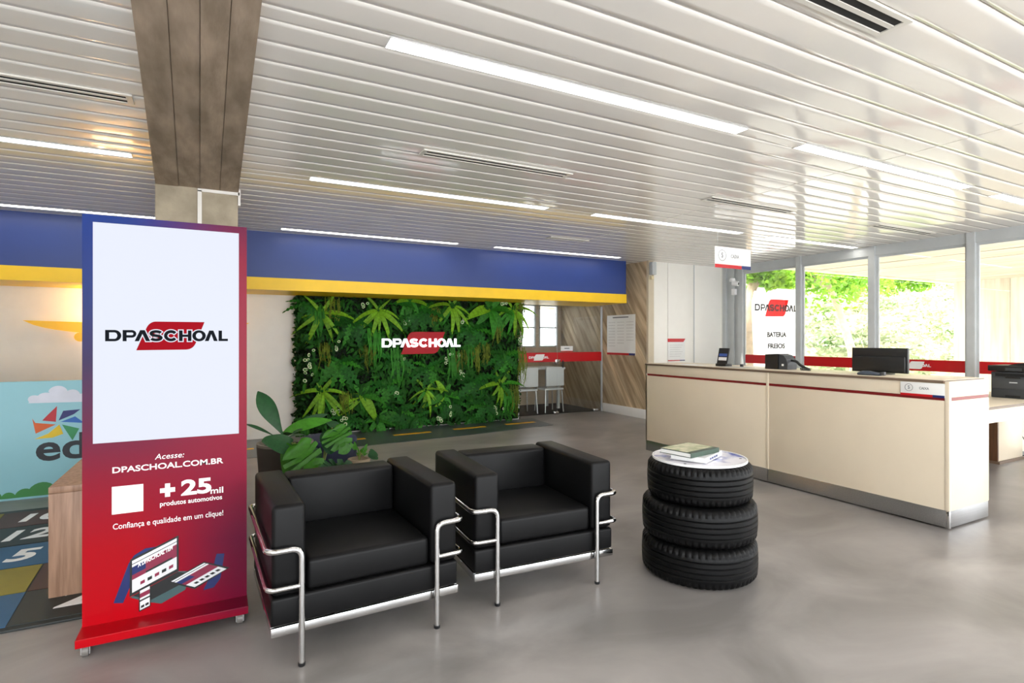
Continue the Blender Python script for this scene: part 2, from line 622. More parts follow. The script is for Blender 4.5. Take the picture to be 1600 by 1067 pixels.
# strip lights
def lamp_mesh(L):
    w = STRIP - 0.004
    hb = MB()
    hb.box(-L / 2, L / 2, -w / 2, -w / 2 + 0.006, -0.002, 0.011)
    hb.box(-L / 2, L / 2, w / 2 - 0.006, w / 2, -0.002, 0.011)
    hb.box(-L / 2, -L / 2 + 0.006, -w / 2, w / 2, -0.002, 0.011)
    hb.box(L / 2 - 0.006, L / 2, -w / 2, w / 2, -0.002, 0.011)
    hb.box(-L / 2 + .006, L / 2 - .006, w / 2 - .030, w / 2 - .026, 0.0, 0.0058)
    d = MB()
    d.box(-L / 2 + 0.007, L / 2 - 0.007, -w / 2 + 0.007, w / 2 - 0.007, 0.006, 0.011)
    return hb.mesh('housing', M_lampbody), d.mesh('diffuser', M_lamp)
row_words = ['behind the camera', 'almost overhead', 'nearest row in view', 'middle row', 'row by the blue fascia']
col_words = ['left of the concrete beam', 'just right of the concrete beam', 'over the front of the counter', 'above the window side']
lm = {}
for j, s in enumerate(STRIPS):
    for i, (a, b) in enumerate(LAMPS_X):
        if j == 4 and i == 3:
            continue
        L = b - a
        k = round(L, 2)
        if k not in lm:
            lm[k] = lamp_mesh(L)
        t = thing('ceiling_light', 'recessed white ceiling strip light, %s, %s' % (row_words[j], col_words[i]), 'ceiling light',
                  ((a + b) / 2, s + STRIP / 2, CEIL), 0, 'strip lights in the plank ceiling')
        link('housing', lm[k][0], t)
        link('diffuser', lm[k][1], t)

# slot vents
def vent(x, y, L, label):
    t = thing('air_vent', label, 'air vent', (x, y, CEIL - 0.001), 0, 'linear slot vents in the ceiling')
    w = 0.14
    fr = MB()
    fr.box(-L / 2, L / 2, -w / 2, -w / 2 + 0.022, -0.007, 0.004)
    fr.box(-L / 2, L / 2, w / 2 - 0.022, w / 2, -0.007, 0.004)
    fr.box(-L / 2, -L / 2 + 0.03, -w / 2 + .022, w / 2 - .022, -0.007, 0.004)
    fr.box(L / 2 - 0.03, L / 2, -w / 2 + .022, w / 2 - .022, -0.007, 0.004)
    fr.build('frame', M_vent, t)
    box('slot', M_slot, -L / 2 + .031, L / 2 - .031, -w / 2 + .023, w / 2 - .023, -0.002, 0.002, t)
    for yy in (0.0,):
        box('slat', M_vent, -L / 2 + .031, L / 2 - .031, yy - 0.011, yy + 0.011, -0.006, -0.0021, t)
vent(1.97, 1.36, 1.27, 'white slot air vent cut off by the top edge of the photo')
vent(1.93, 3.86, 1.27, 'white slot air vent between the two long lights right of the beam')
vent(4.77, 3.85, 1.25, 'white slot air vent above the far half of the counter')
vent(7.5, 3.83, 1.25, 'white slot air vent close to the window wall')
vent(-1.06, 3.78, 1.27, 'white slot air vent left of the concrete beam')
vent(4.2, 6.33, 0.62, 'short slot air vent near the blue fascia')

# concrete beam and column
def beam_x(y):
    yy = max(y, 1.2)
    return (-0.303 - (yy - 2.61) * 0.0575, 0.1525 + (yy - 2.37) * 0.0033)
beam = MB()
ys = [YB, 1.2, 5.60]
v, f = [], []
for y in ys:
    a, b = beam_x(y)
    v += [(a + .002, y, 2.730), (b - .002, y, 2.730), (b - .002, y, 3.0), (a + .002, y, 3.0)]
for k in range(2):
    o = 4 * k
    f += [(o + i, o + (i + 1) % 4, o + 4 + (i + 1) % 4, o + 4 + i) for i in range(4)]
f += [(3, 2, 1, 0), (8, 9, 10, 11)]
beam_o = beam.raw(v, f).build('ceiling_beam', M_concrete)
struct(beam_o, 'brown board-marked concrete beam running along the ceiling', 'beam')
cuts = [0, .27, .52, .76, 1.0]
for i in range(4):
    v = []
    dz = (0, .004, .001, .003)[i]
    for y in ys:
        a, b = beam_x(y)
        u0, u1 = a + (b - a) * cuts[i] + .0015, a + (b - a) * cuts[i + 1] - .0015
        v += [(u0, y, 2.716 + dz), (u1, y, 2.716 + dz), (u1, y, 2.735), (u0, y, 2.735)]
    f = []
    for k in range(2):
        o = 4 * k
        f += [(o + j, o + (j + 1) % 4, o + 4 + (j + 1) % 4, o + 4 + j) for j in range(4)]
    f += [(3, 2, 1, 0), (8, 9, 10, 11)]
    MB().raw(v, f).build('board_strip', M_concrete, beam_o)

column = box('column', M_column, -0.475, 0.158, 5.60, 6.15, 0, 2.735, bevel=0.006)
struct(column, 'pale concrete column under the end of the beam', 'column')
cd = MB()
cd.box(-0.160, -0.128, 5.585, 5.600, 0.0, 2.70)
cd.build('conduit_trunking', M_white, column)
cd = MB()
cd.box(-0.160, 0.172, 5.585, 5.600, 2.69, 2.716)
cd.box(0.158, 0.178, 5.585, 5.62, 2.60, 2.745)
cd.build('conduit_trunking', M_white, column)

# left, rear and back walls
w = MB()
w.box(XL - 0.15, XL, YB, 10.4, 0, CEIL + 0.1)
struct(w.build('wall_left', M_white), 'plain white wall on the left side', 'wall')
w = MB()                                            # wall behind the camera: a glazed shop front
w.box(XL - .15, XR + .1, YB - 0.15, YB, 0, 0.1)
w.box(XL - .15, XR + .1, YB - 0.15, YB, 2.65, CEIL + .1)
for x in (-4.2, -1.7, 0.8, 3.3, 5.8, 8.3):
    w.box(x - 0.08, x + 0.08, YB - 0.14, YB - 0.01, 0.1, 2.65)
struct(w.build('wall_front', M_white), 'glazed shop front behind the camera', 'wall')
w = MB()
w.box(XL, 4.62, Y_WALL, Y_WALL + 0.15, 0, CEIL + .02)
w.box(4.52, 4.62, Y_WALL + 0.15, 10.2, 0, CEIL + .02)
struct(w.build('wall_back', M_white), 'off-white back wall under the blue fascia', 'wall')

# blue and yellow fascia
fa = box('trim_1', M_blue, XL, 6.29, Y_FASCIA, Y_GLASS + .06, 2.172, CEIL + 0.02)
struct(fa, 'deep blue painted fascia along the top of the back wall', 'fascia')
box('yellow_band', M_yellow, XL, 6.292, Y_FASCIA - 0.012, Y_GLASS + .058, 2.016, 2.171, fa)

# diagonal board-marked wall beside the glass door
X_WOOD = 6.58
def clip(poly, inside, cut):
    out = []
    for i in range(len(poly)):
        a, b = poly[i - 1], poly[i]
        ia, ib = inside(a), inside(b)
        if ia != ib:
            out.append(cut(a, b))
        if ib:
            out.append(b)
    return out
def clip_rect(poly, u0, u1, v0, v1):
    for ax, val, sg in ((0, u0, 1), (0, u1, -1), (1, v0, 1), (1, v1, -1)):
        if not poly:
            return poly
        def ins(p, ax=ax, val=val, sg=sg):
            return (p[ax] - val) * sg >= -1e-9
        def cut(a, b, ax=ax, val=val):
            t = (val - a[ax]) / (b[ax] - a[ax])
            return (a[0] + (b[0] - a[0]) * t, a[1] + (b[1] - a[1]) * t)
        poly = clip(poly, ins, cut)
    return poly
wood = box('wall_right', M_board, X_WOOD + 0.014, X_WOOD + 0.16, 7.45, 10.35, 0, CEIL + .02)
struct(wood, 'board-marked concrete wall with diagonal planks beside the glass door', 'wall')
ang = R(55)
du, dv = math.cos(ang), math.sin(ang)
pos = -4.2
while pos < 5.4:
    wd = rnd.choice((0.15, 0.18, 0.2, 0.13))
    a, b = pos + .003, pos + wd - .003
    q = [(a * dv + t * du + 8.9, -a * du + t * dv + 1.3) for t in (-6, 6)] + [(b * dv + t * du + 8.9, -b * du + t * dv + 1.3) for t in (6, -6)]
    q = clip_rect(q, 7.452, 10.18, 0.0, CEIL)
    if len(q) > 2:
        dp = rnd.uniform(0, .006)
        MB().prism(q, lambda u, v, t: (X_WOOD + t, u * du + v * dv, -u * dv + v * du), 0.016, dp).build('board', M_board, wood, rot=(ang, 0, 0))
    pos += wd
bb = box('baseboard_right', M_text_white, X_WOOD - 0.016, X_WOOD, 7.452, 8.68, 0, 0.163, bevel=0.003)
struct(bb, 'white skirting board under the diagonal-board wall', 'skirting board')
tr = MB()
tr.box(6.575, 6.70, 7.40, 7.449, 0, 2.45, 0)
tr.box(6.575, 6.66, 7.40, 7.449, 2.45, CEIL, 0)
struct(tr.build('trim_2', M_cream_dk), 'narrow beige end trim of the board-marked wall', 'trim')

# white panelled wall behind the counter
pw = MB()
pw.box(6.70, 8.5, 7.47, 7.60, 0, CEIL + .02)
pwo = pw.build('wall_cream', M_white)
struct(pwo, 'white panelled wall behind the far end of the counter', 'wall')
for a, b in ((6.705, 7.07), (7.08, 7.70), (7.72, 8.42)):
    box('panel', mat('bright_panel', '#f8f5ee', rough=.4, vary=.01), a, b, 7.455, 7.47, 0.0, CEIL, pwo, bevel=0.003)
box('joint_strip', M_alu, 7.702, 7.718, 7.450, 7.47, 0.0, CEIL, pwo)
# corner post
cp = MB()
for (a, b, c, d) in ((8.44, 8.50, 7.38, 7.45), (8.46, 8.50, 7.20, 7.26), (8.44, 8.52, 7.00, 7.10)):
    cp.box(a, b, c, d, 0, CEIL)
cp.box(8.49, 8.51, 7.1, 7.20, 0, CEIL)
cp.box(8.49, 8.51, 7.26, 7.38, 0, CEIL)
struct(cp.build('trim_3', M_alu), 'grey metal corner posts where windows meet the white wall', 'post')

# window wall on the right
MUL = [7.05, 5.90, 4.735, 3.525, 2.35, 1.18, 0.0, -1.18, -2.36, -3.2]
for i in range(len(MUL) - 1):
    y1, y0 = MUL[i], MUL[i + 1]
    b = MB()
    b.box(8.44, 8.56, y0 - 0.045, y0 + 0.045, 0, CEIL)
    b.box(8.46, 8.54, y0 + 0.045, y1 - 0.045, 2.61, CEIL)
    b.box(8.46, 8.54, y0 + 0.045, y1 - 0.045, 0, 0.06)
    for ya, yb in ((y0 + .045, y0 + .075), (y1 - .075, y1 - .045)):
        b.box(8.485, 8.515, ya, yb, 0.06, 2.61)
    b.box(8.485, 8.515, y0 + .075, y1 - .075, 2.58, 2.61)
    win = b.build('window_%d' % (i + 1), M_alu)
    struct(win, ['first tall window beside the white panelled wall, white sign behind it', 'second tall window with leaning tree behind it',
                 'third tall window behind the monitor', 'fourth tall window behind the printer'][i] if i < 4 else 'tall window further along, number %d from the corner' % (i + 1), 'window')
    box('pane', M_glass, 8.497, 8.503, y0 + .075, y1 - .075, 0.06, 2.58, win)
    box('red_band', M_red, 8.493, 8.496, y0 + .046, y1 - .046, 0.958, 1.112, win)
    if i < 5:
        yc = {0: 6.28, 1: 5.3, 2: 4.18, 3: 2.9, 4: 1.8}[i]
        g = bpy.data.objects.new('band_logo', None)
        COL.objects.link(g)
        g.parent = win
        g.location = (8.4928, yc, 1.035)
        g.rotation_euler = (0, 0, R(-90))
        if i != 1:
            logo(g, -0.19, 0.19, 0.0, 0.0, M_text_white, M_paper, 0.0008, 0.0006, single=True)

# glass door front
gd = thing('door_1', 'frameless glass door front with a red band, right of the plant wall', 'glass door', (0, 0, 0), 0, None, 'structure')
for a, b in ((4.63, 5.545), (5.555, 6.555)):
    box('pane', M_glass_in, a, b, Y_GLASS, Y_GLASS + 0.01, 0.012, 2.015, gd)
    box('red_band', M_red, a, b, Y_GLASS - 0.004, Y_GLASS - 0.001, 0.972, 1.145, gd)
box('jamb', M_alu, 6.552, 6.578, Y_GLASS - .01, Y_GLASS + .02, 0, 2.015, gd)
hd = MB()
hd.box(5.49, 5.60, Y_GLASS - .03, Y_GLASS + .03, .93, 1.02, bevel=0.008)
hd.lathe([(0.0, 0), (.024, 0), (.024, .05), (.0, .05)], 14)
ho = hd.build('lock', M_chrome, gd, smooth=30)
hb = MB()
hb.tube([(5.64, Y_GLASS - .05, .86), (5.64, Y_GLASS - .05, 1.0)], .012)
hb.build('handle', M_black, gd, smooth=True)
for x in (5.52, 6.42):
    box('patch_fitting', M_chrome, x - .05, x + .05, Y_GLASS - .018, Y_GLASS + .028, .0, .055, gd, bevel=.004)
gl = bpy.data.objects.new('band_logo', None)
COL.objects.link(gl)
gl.parent = gd
gl.location = (5.15, Y_GLASS - .0042, 1.058)
logo(gl, -0.21, 0.21, 0, 0, M_text_white, M_paper, 0.0008, 0.0006, single=True)
pl = tag(box('door_plate', M_paper, 5.62, 5.89, Y_GLASS - .008, Y_GLASS - .004, 1.165, 1.262), 'small white name plate stuck on the glass door above the red band', 'sign')
box('red_edge', M_red, 5.62, 5.89, Y_GLASS - .009, Y_GLASS - .008, 1.155, 1.172, pl)
box('print_line', M_text_grey, 5.70, 5.81, Y_GLASS - .0088, Y_GLASS - .008, 1.21, 1.226, pl)

# meeting room behind the glass
w = MB()
Yr = 10.19
w.box(4.52, 5.60, Yr, Yr + .12, 0, CEIL)
w.box(5.60, 6.60, Yr, Yr + .12, 0, 1.22)
w.box(5.60, 6.60, Yr, Yr + .12, 2.12, CEIL)
w.box(5.95, 6.03, Yr, Yr + .12, 1.22, 2.12)
w.box(6.50, 6.60, Yr, Yr + .12, 1.22, 2.12)
mrw = w.build('wall_meeting', mat('meeting_wall', '#cbb9a0', rough=.7, vary=.05))
struct(mrw, 'beige rear wall of the meeting room seen through the glass', 'wall')
for k, (a, b) in enumerate(((5.60, 5.95), (6.03, 6.50))):
    fr = MB()
    for q in ((a, a + .03, 1.22, 2.12), (b - .03, b, 1.22, 2.12), (a + .03, b - .03, 1.22, 1.25), (a + .03, b - .03, 2.09, 2.12)):
        fr.box(q[0], q[1], Yr - .01, Yr + .06, q[2], q[3])
    fr.box(a + .03, b - .03, Yr + .01, Yr + .05, 1.62, 1.65)
    wo = fr.build('window_%d' % (20 + k), M_alu)
    struct(wo, 'bright meeting-room window, %s of the pair behind the glass door' % ('left' if k == 0 else 'right'), 'window')
    box('pane', M_glass, a + .03, b - .03, Yr + .028, Yr + .032, 1.25, 2.09, wo)
struct(box('floor_meeting', mat('meeting_carpet', '#3a3734', rough=.8, vary=.1, scale=20), 4.63, 6.56, Y_GLASS + .06, Yr, 0.0, 0.006), 'dark floor of the meeting room', 'floor')

# dark road strip with lane dashes along the plant wall
rs = MB().prism([(XL, 6.75), (0.32, 7.19), (1.857, 7.308), (3.29, 7.433), (4.80, 7.66), (4.88, 8.49), (XL, 8.49)], lambda u, v, t: (u, v, t), 0.0, 0.003).build('floor_road', M_road)
struct(rs, 'dark grey painted road strip on the floor along the plant wall', 'floor')
for x0, x1, y0 in ((-1.4, -.8, 7.58), (-0.2, 0.40, 7.70), (1.24, 1.82, 7.76), (2.24, 2.82, 7.86), (3.20, 3.76, 7.94), (4.13, 4.70, 8.0)):
    MB().prism([(x0, y0), (x1, y0 + .035), (x1, y0 + .125), (x0, y0 + .09)], lambda u, v, t: (u, v, t), 0.003, 0.0042).build('lane_dash', M_lane, rs)

# ================================================================== OUTDOORS
gr = box('ground', mat('outdoor_paving', '#c9c5bc', rough=.9, vary=.1, scale=.8, bump=.2, bscale=10), 8.6, 60, -25, 60, -0.25, -0.12)
struct(gr, 'pale paving outside the windows', 'ground')
ps = thing('porch_roof', 'board-marked concrete porch roof outside the windows', 'roof', (0, 0, 0), 0, None, 'structure')
xx = 8.6
while xx < 16.2:
    box('board', M_porch, xx + .006, xx + .454, 1.2, 7.12, 2.80 + rnd.uniform(0, .012), 3.15, ps)
    xx += .46
pwl = thing('wall_porch', 'board-marked concrete end wall of the porch', 'wall', (0, 0, 0), 0, None, 'structure')
yy = 1.2
while yy < 7.0:
    y2 = min(yy + .6, 7.12)
    box('board', M_porchwall, 16.2 + rnd.uniform(0, .015), 16.5, yy + .004, y2 - .004, -.12, 3.14, pwl)
    yy += .6
struct(MB().box(8.6, 16.2, 7.125, 7.3, 2.78, 3.3).build('trim_4', M_porchwall), 'concrete edge beam of the porch roof', 'beam')

# hillside with scrub
def grid_mesh(nx, ny, fn):
    v = [fn(i / (nx - 1), j / (ny - 1)) for j in range(ny) for i in range(nx)]
    f = [(j * nx + i, j * nx + i + 1, (j + 1) * nx + i + 1, (j + 1) * nx + i) for j in range(ny - 1) for i in range(nx - 1)]
    return v, f
def hill_z(x, y):
    d = (x - 20) * .62 + (y - 9) * .5
    return -0.3 + max(0, d) * 0.42 + .35 * math.sin(x * .9) * math.sin(y * .7)
v, f = grid_mesh(44, 44, lambda a, b: (17 + 40 * a, 0 + 44 * b, hill_z(17 + 40 * a, 44 * b)))
hillside = struct(MB().raw(v, f).build('hillside', mat('hill_earth', '#4a5a30', rough=.95, scale=1.6, second='#b5ad86', bump=.5, bscale=3), smooth=60), 'dry grassy hillside outside the windows', 'hillside')

def leaf_cloud(n, fn, size, seed, aspect=.5):
    rr = random.Random(seed)
    v, f = [], []
    for _ in range(n):
        c, s = fn(rr)
        c = Vector(c)
        a = Vector((rr.gauss(0, 1), rr.gauss(0, 1), rr.gauss(0, .7))).normalized()
        b = a.cross(Vector((rr.gauss(0, 1), rr.gauss(0, 1), rr.gauss(0, 1)))).normalized()
        L = size * s * rr.uniform(.6, 1.3)
        k = len(v)
        v += [tuple(c - a * L), tuple(c + b * L * aspect), tuple(c + a * L), tuple(c - b * L * aspect)]
        f.append((k, k + 1, k + 2, k + 3))
    return v, f
M_tree = mat('tree_leaf', '#5f9a1e', rough=.5, scale=3, second='#9cc43a', transl=.35)
M_scrub = mat('scrub_leaf', '#2c5228', rough=.6, scale=1.5, second='#6f8f48', transl=.25)
M_bark = mat('bark', '#b7a58d', rough=.9, vary=.2, scale=8, bump=.4)
def tree(x, y, h, rad, trunk, label, seed, n=9000):
    t = thing('tree', label, 'tree', (x, y, -.12), 0, 'trees beyond the porch')
    MB().tube(trunk, [.13 - .06 * k / (len(trunk) - 1) for k in range(len(trunk))], 10).build('trunk', M_bark, t, smooth=True)
    top = Vector(trunk[-1])
    rr0 = random.Random(seed)
    blobs = [(top + Vector((rr0.uniform(-1, 1) * rad, rr0.uniform(-1, 1) * rad, rr0.uniform(-.15, .9) * rad)), rr0.uniform(.35, .7) * rad) for _ in range(16)]
    br = MB()
    for c, s in blobs[:9]:
        br.tube([top - Vector((0, 0, .3)), (top + c) / 2 + Vector((0, 0, .1)), c], [.05, .03, .012], 6)
    br.build('branches', M_bark, t, smooth=True)
    def fn(rr):
        c, s = rr.choice(blobs)
        d = Vector((rr.gauss(0, 1), rr.gauss(0, 1), rr.gauss(0, .8))).normalized() * s * rr.random() ** .4
        return c + d, 1.0
    v, f = leaf_cloud(n, fn, .085, seed)
    MB().raw(v, f).build('foliage', M_tree, t)['kind'] = 'stuff'
tree(9.98, 8.15, 3.0, .42, [(0, 0, 0), (.02, 0, 1.2), (.02, .02, 2.3), (.24, .02, 2.86)], 'bright green tree before the white sign in the first window', 3)
tree(15.6, 9.1, 3.6, 1.5, [(0, 0, 0), (-.1, .12, 1.2), (-.35, .35, 2.4), (-.6, .6, 3.3)], 'pale leaning tree in the second window', 8)
tree(20.4, 11.3, 3.6, 1.3, [(0, 0, 0), (.05, .0, 1.5), (.1, .1, 2.6), (.1, .2, 3.6)], 'darker green tree on the hillside in the third window', 15)
def fn_hill(rr):
    while True:
        y = rr.uniform(9, 30)
        x = y * rr.uniform(1.3, 2.3)
        if x > 18.5:
            break
    return (x, y, hill_z(x, y) + rr.random() ** 2 * .5), 1.0
v, f = leaf_cloud(16000, fn_hill, .13, 77, .4)
hg = MB().raw(v, f).build('hill_grass', mat('hill_grass_blade', '#5f7d45', rough=.8, spec=.1, scale=.55, second='#d2d0b4', transl=.2), hillside)
hg['kind'] = 'stuff'
# white roadside sign board outdoors
sg = thing('outdoor_sign', 'white outdoor sign board with red flag logo seen through the first window', 'sign board', (12.12, 9.05, -.12))
box('board_panel', M_text_white, -.88, .90, 0, .08, 0.25, 2.75, sg, bevel=.01)
box('base_plinth', M_grey, -.7, .7, -.05, .13, 0, .25, sg, bevel=.01)
M_saleflag = mat('sign_red', '#8a0a0a', rough=.9, spec=.05, vary=.03)
M_signgrey = mat('sign_grey', '#121314', rough=.9, spec=.05, vary=.03)
logo(sg, -.78, .79, 2.275, 0, M_signgrey, M_saleflag, .004, .002)
text('lettering', 'BATERIA', sg, -.34, .38, 1.555, 1.685, 0, M_signgrey, bold=.045, depth=.004)
text('lettering', 'FREIOS', sg, -.31, .33, 1.275, 1.405, 0, M_signgrey, bold=.045, depth=.004)

# ================================================================== THINGS
# ---------------------------------------------------------------- counter
DX, DY0, DY1, DH = 4.72, 2.10, 5.36, 1.09
ct = thing('reception_counter', 'long cream reception counter with dark red line and steel kick plate', 'counter', (DX, DY0, 0))
LEN = DY1 - DY0
SE = 3.62 - DY0
def cbox(n, m, x0, x1, y0, y1, z0, z1, bev=.002):
    return box(n, m, x0, x1, y0, y1, z0, z1, ct, bevel=bev)
cbox('front_panel', M_cream, 0.0, .022, .03, SE - .012, .136, .942)
cbox('front_panel', M_cream, 0.0, .022, SE + .012, LEN, .136, .942)
cbox('cover_strip', M_cream, -.004, .02, SE - .013, SE + .013, .136, 1.07)
cbox('corner_post', M_cream, -.003, .03, -.003, .03, .136, 1.085, .006)
cbox('upper_panel', M_cream, 0.0, .022, .03, SE - .012, .967, 1.07)
cbox('upper_panel', M_cream, 0.0, .022, SE + .012, LEN, .967, 1.07)
cbox('end_panel', M_cream, .03, .60, 0.0, .022, .136, .942)
cbox('end_panel', M_cream, .03, .60, 0.0, .022, .967, 1.085)
cbox('end_panel', M_cream, .0, .60, LEN - .022, LEN, .136, 1.07)
rl = MB()
rl.box(.004, .022, .03, LEN, .943, .966)
rl.box(.03, .60, .004, .022, .943, .966)
rl.box(.002, .03, .002, .03, .943, .966)
rl.build('red_line', M_darkred, ct)
cbox('kick_plate', M_steel, .004, .024, .02, SE - .002, .012, .134, .001)
cbox('kick_plate', M_steel, .004, .024, SE + .002, LEN, .012, .134, .001)
cbox('kick_plate', M_steel, .02, .60, .004, .024, .012, .134, .001)
cbox('kick_corner', M_chrome, -.002, .02, -.002, .02, .008, .136, .004)
tp = MB()
tp.box(-.012, .60, .03, LEN + .005, 1.071, 1.09, 0, bevel=.002)
tp.build('counter_top', [M_brown_edge], ct, smooth=30)
cbox('top_surface', M_cream, .0, .598, .032, LEN, 1.0905, 1.0935, .001)
cbox('carcass', M_cream_dk, .024, .58, .026, LEN - .024, .03, 1.07, 0)

# CAIXA plate on the counter
def caixa(root, w, h, y):
    f = lambda u: -w / 2 + w * u
    box('plate', M_paper, -w / 2, w / 2, y, y + .004, 0, h, root, bevel=.001)
    box('red_stripe', M_red, -w / 2 + .001, f(.74), y - .0012, y, .0, h * .17, root)
    box('blue_stripe', M_navy, f(.74), w / 2 - .001, y - .0012, y, .0, h * .17, root)
    r = h * .27
    cx, cz = f(.2), h * .60
    me = curve_mesh([arc(cx, cz, r, r, 0, 360, 30)[:-1], arc(cx, cz, r * .9, r * .9, 0, 360, 30)[:-1][::-1]], .0008, 'round_icon')
    me.materials.append(M_text_grey)
    link('round_icon', me, root, loc=(0, y - .0008, 0))
    text('icon_mark', '$', root, cx - r * .25, cx + r * .25, cz - r * .55, cz + r * .55, y, M_text_grey)
    text('lettering', 'CAIXA', root, f(.44), f(.66), h * .50, h * .68, y, M_text_grey, bold=.015)
cx1 = thing('cashier_plate', 'small white CAIXA plate on the front corner of the counter', 'sign', (DX - .008, 2.275, .962), R(-90))
caixa(cx1, .30, .105, 0)
cx2 = thing('hanging_cashier_sign', 'white CAIXA sign with red and blue stripe hanging from the ceiling', 'sign', (5.86, 5.0, 2.30))
caixa(cx2, .66, .265, 0)
for x in (-.28, .28):
    MB().tube([(x, .002, .26), (x, .002, CEIL - 2.30)], .0015, 6).build('wire', M_steel, cx2)

# monitor seen from behind
mo = thing('monitor', 'black computer monitor seen from behind on the counter', 'monitor', (5.08, 2.79, 1.094), R(-92))
b = MB()
b.box(-.235, .235, 0.0, .03, .012, .225, bevel=.006)
b.build('screen_back', M_black, mo, smooth=30)
b = MB()
b.box(-.225, .225, -.02, 0.0, .02, .155, bevel=.012)
b.build('rear_housing', M_black, mo, smooth=30)
box('screen', M_slot, -.225, .225, .030, .031, .02, .217, mo)
b = MB()
b.box(-.03, .03, -.005, .015, 0.0, .05, bevel=.004)
b.lathe([(.11, 0.0), (.11, .006), (.02, .012)], 28, cx=0, cy=.02)
b.build('stand', M_black, mo, smooth=30)
sc = thing('barcode_scanner', 'small blue-grey handset lying on the counter before the monitor', 'handset', (4.80, 2.70, 1.0938), R(-86))
M_bluegrey = mat('blue_grey_plastic', '#3d4654', rough=.4, vary=.08)
b = MB()
prof = [(-.095, .022, .020), (-.06, .034, .032), (-.01, .034, .034), (.04, .028, .026), (.08, .024, .022)]
v, f = [], []
for i, (x, wy, hz) in enumerate(prof):
    for k in range(10):
        a = 2 * PI * k / 10
        v.append((x, wy * math.cos(a), max(0.0, hz * .55 + hz * .6 * math.sin(a))))
for i in range(len(prof) - 1):
    for k in range(10):
        f.append((i * 10 + k, i * 10 + (k + 1) % 10, (i + 1) * 10 + (k + 1) % 10, (i + 1) * 10 + k))
f += [tuple(range(9, -1, -1)), tuple(range((len(prof) - 1) * 10, len(prof) * 10))]
b.raw(v, f).build('body', M_bluegrey, sc, smooth=60)
MB().box(.08, .112, -.018, .018, .004, .034, bevel=.006).build('nozzle', M_grey, sc, smooth=30)

# black receipt box / phone on the counter
ph = thing('desk_telephone', 'black desk telephone with coiled cord on the counter', 'telephone', (4.93, 3.68, 1.0938), R(-90))
b = MB()
b.prism([(-.13, 0), (.02, 0), (.02, .155), (-.13, .148)], lambda u, v, t: (u, t, v), 0.0, .16)
b.build('base_unit', M_black, ph)
b = MB()
q = [(.022, 0), (.115, 0), (.118, .05), (.10, .105), (.07, .14), (.022, .152)]
b.prism(q, lambda u, v, t: (u, t, v), .01, .15)
b.build('printer_cover', M_grey, ph)
box('badge', M_paper, .055, .075, .006, .0095, .035, .055, ph)
hp = [(.13 + .012 * math.sin(k * .9), .07 + .02 * math.cos(k * .9) , .055 - .028 * abs(math.sin(k * .35)) + .0) for k in range(4)]
MB().tube(fillet([(.118, .07, .09), (.18, .06, .085), (.22, .05, .05), (.27, .06, .025), (.30, .08, .012)], .03), .013, 8).build('handset', M_black, ph, smooth=True)
coil = [(.24 + .10 * k / 60, .03 + .011 * math.cos(k * 1.05), .014 + .011 * math.sin(k * 1.05)) for k in range(61)]
MB().tube(coil, .003, 5).build('coiled_cord', M_black, ph, smooth=True)

# display card, papers, little bottle on the counter
dc = thing('card_display', 'small black display card with blue picture on the far counter', 'display card', (4.93, 4.36, 1.0938), R(-90))
b = MB()
b.prism([(0, .03), (.012, .03), (.05, .2), (.038, .2)], lambda u, v, t: (t, u, v), -.07, .07)
b.build('card', M_black, dc)
box('foot', M_black, -.07, .07, -.02, .08, 0, .03, dc, bevel=.003)
for n_, m_, a_, c_ in (('blue_print', mat('blue_print', '#3a58a5', rough=.5), .11, .14), ('white_print', M_text_white, .065, .10)):
    MB().prism([(-.0012 + .0385 * (a_ - .03) / .17, a_), (-.0002 + .0385 * (a_ - .03) / .17, a_), (-.0002 + .0385 * (c_ - .03) / .17, c_), (-.0012 + .0385 * (c_ - .03) / .17, c_)],
               lambda u, v, t: (t, u, v), -.055, .055).build(n_, m_, dc)
pp = tag(MB().box(4.80, 4.98, 4.62, 4.92, 1.0938, 1.0952).build('paper_sheet', M_paper), 'loose white sheet on the far end of the counter', 'paper')
pp = tag(MB().box(4.78, 4.99, 3.98, 4.30, 1.0938, 1.097).build('paper_sheet', mat('grey_paper', '#b9b7b2', rough=.6)), 'grey folder lying beside the display card', 'folder')
bt = thing('glue_bottle', 'small white bottle with black base standing on the counter', 'bottle', (5.02, 4.17, 1.0938))
MB().lathe([(.018, 0), (.018, .03)], 16).build('cap', M_black, bt, smooth=40)
MB().lathe([(.017, .03), (.016, .07), (.006, .12), (.003, .15)], 16).build('body', mat('milky_plastic', '#d8dcd9', rough=.4), bt, smooth=40)

# printer on its side table
st = thing('side_table', 'cream side table with brown-edged top carrying the printer', 'table', (0, 0, 0))
box('table_top', M_cream, 6.3, 8.40, 2.552, 3.45, .725, .75, st, bevel=.002)
box('brown_edging', M_brown_edge, 6.3, 8.40, 2.54, 2.552, .725, .748, st)
box('apron', M_cream, 6.35, 8.35, 2.60, 2.625, .58, .722, st)
box('pedestal', M_cream, 7.70, 8.28, 2.95, 3.42, .03, .722, st, bevel=.002)
box('pedestal_side', mat('brown_side', '#5a3a22', rough=.45, scale=6, vary=.2, stretch=(8, 8, 1)), 7.672, 7.698, 2.95, 3.42, .03, .722, st)
box('plinth', M_brown_edge, 7.672, 8.28, 2.93, 3.42, 0, .029, st)
box('pedestal', M_cream, 6.40, 6.85, 2.95, 3.42, .0, .722, st, bevel=.002)
pr = thing('printer', 'dark grey laser multifunction printer on the side table', 'printer', (7.62, 2.79, .751), R(-90))
b = MB()
b.box(-.20, .22, 0, .38, 0.0, .285, bevel=.008)
b.build('body', M_grey, pr, smooth=30)
box('output_slot', M_slot, -.16, .20, -.002, .03, .235, .268, pr)
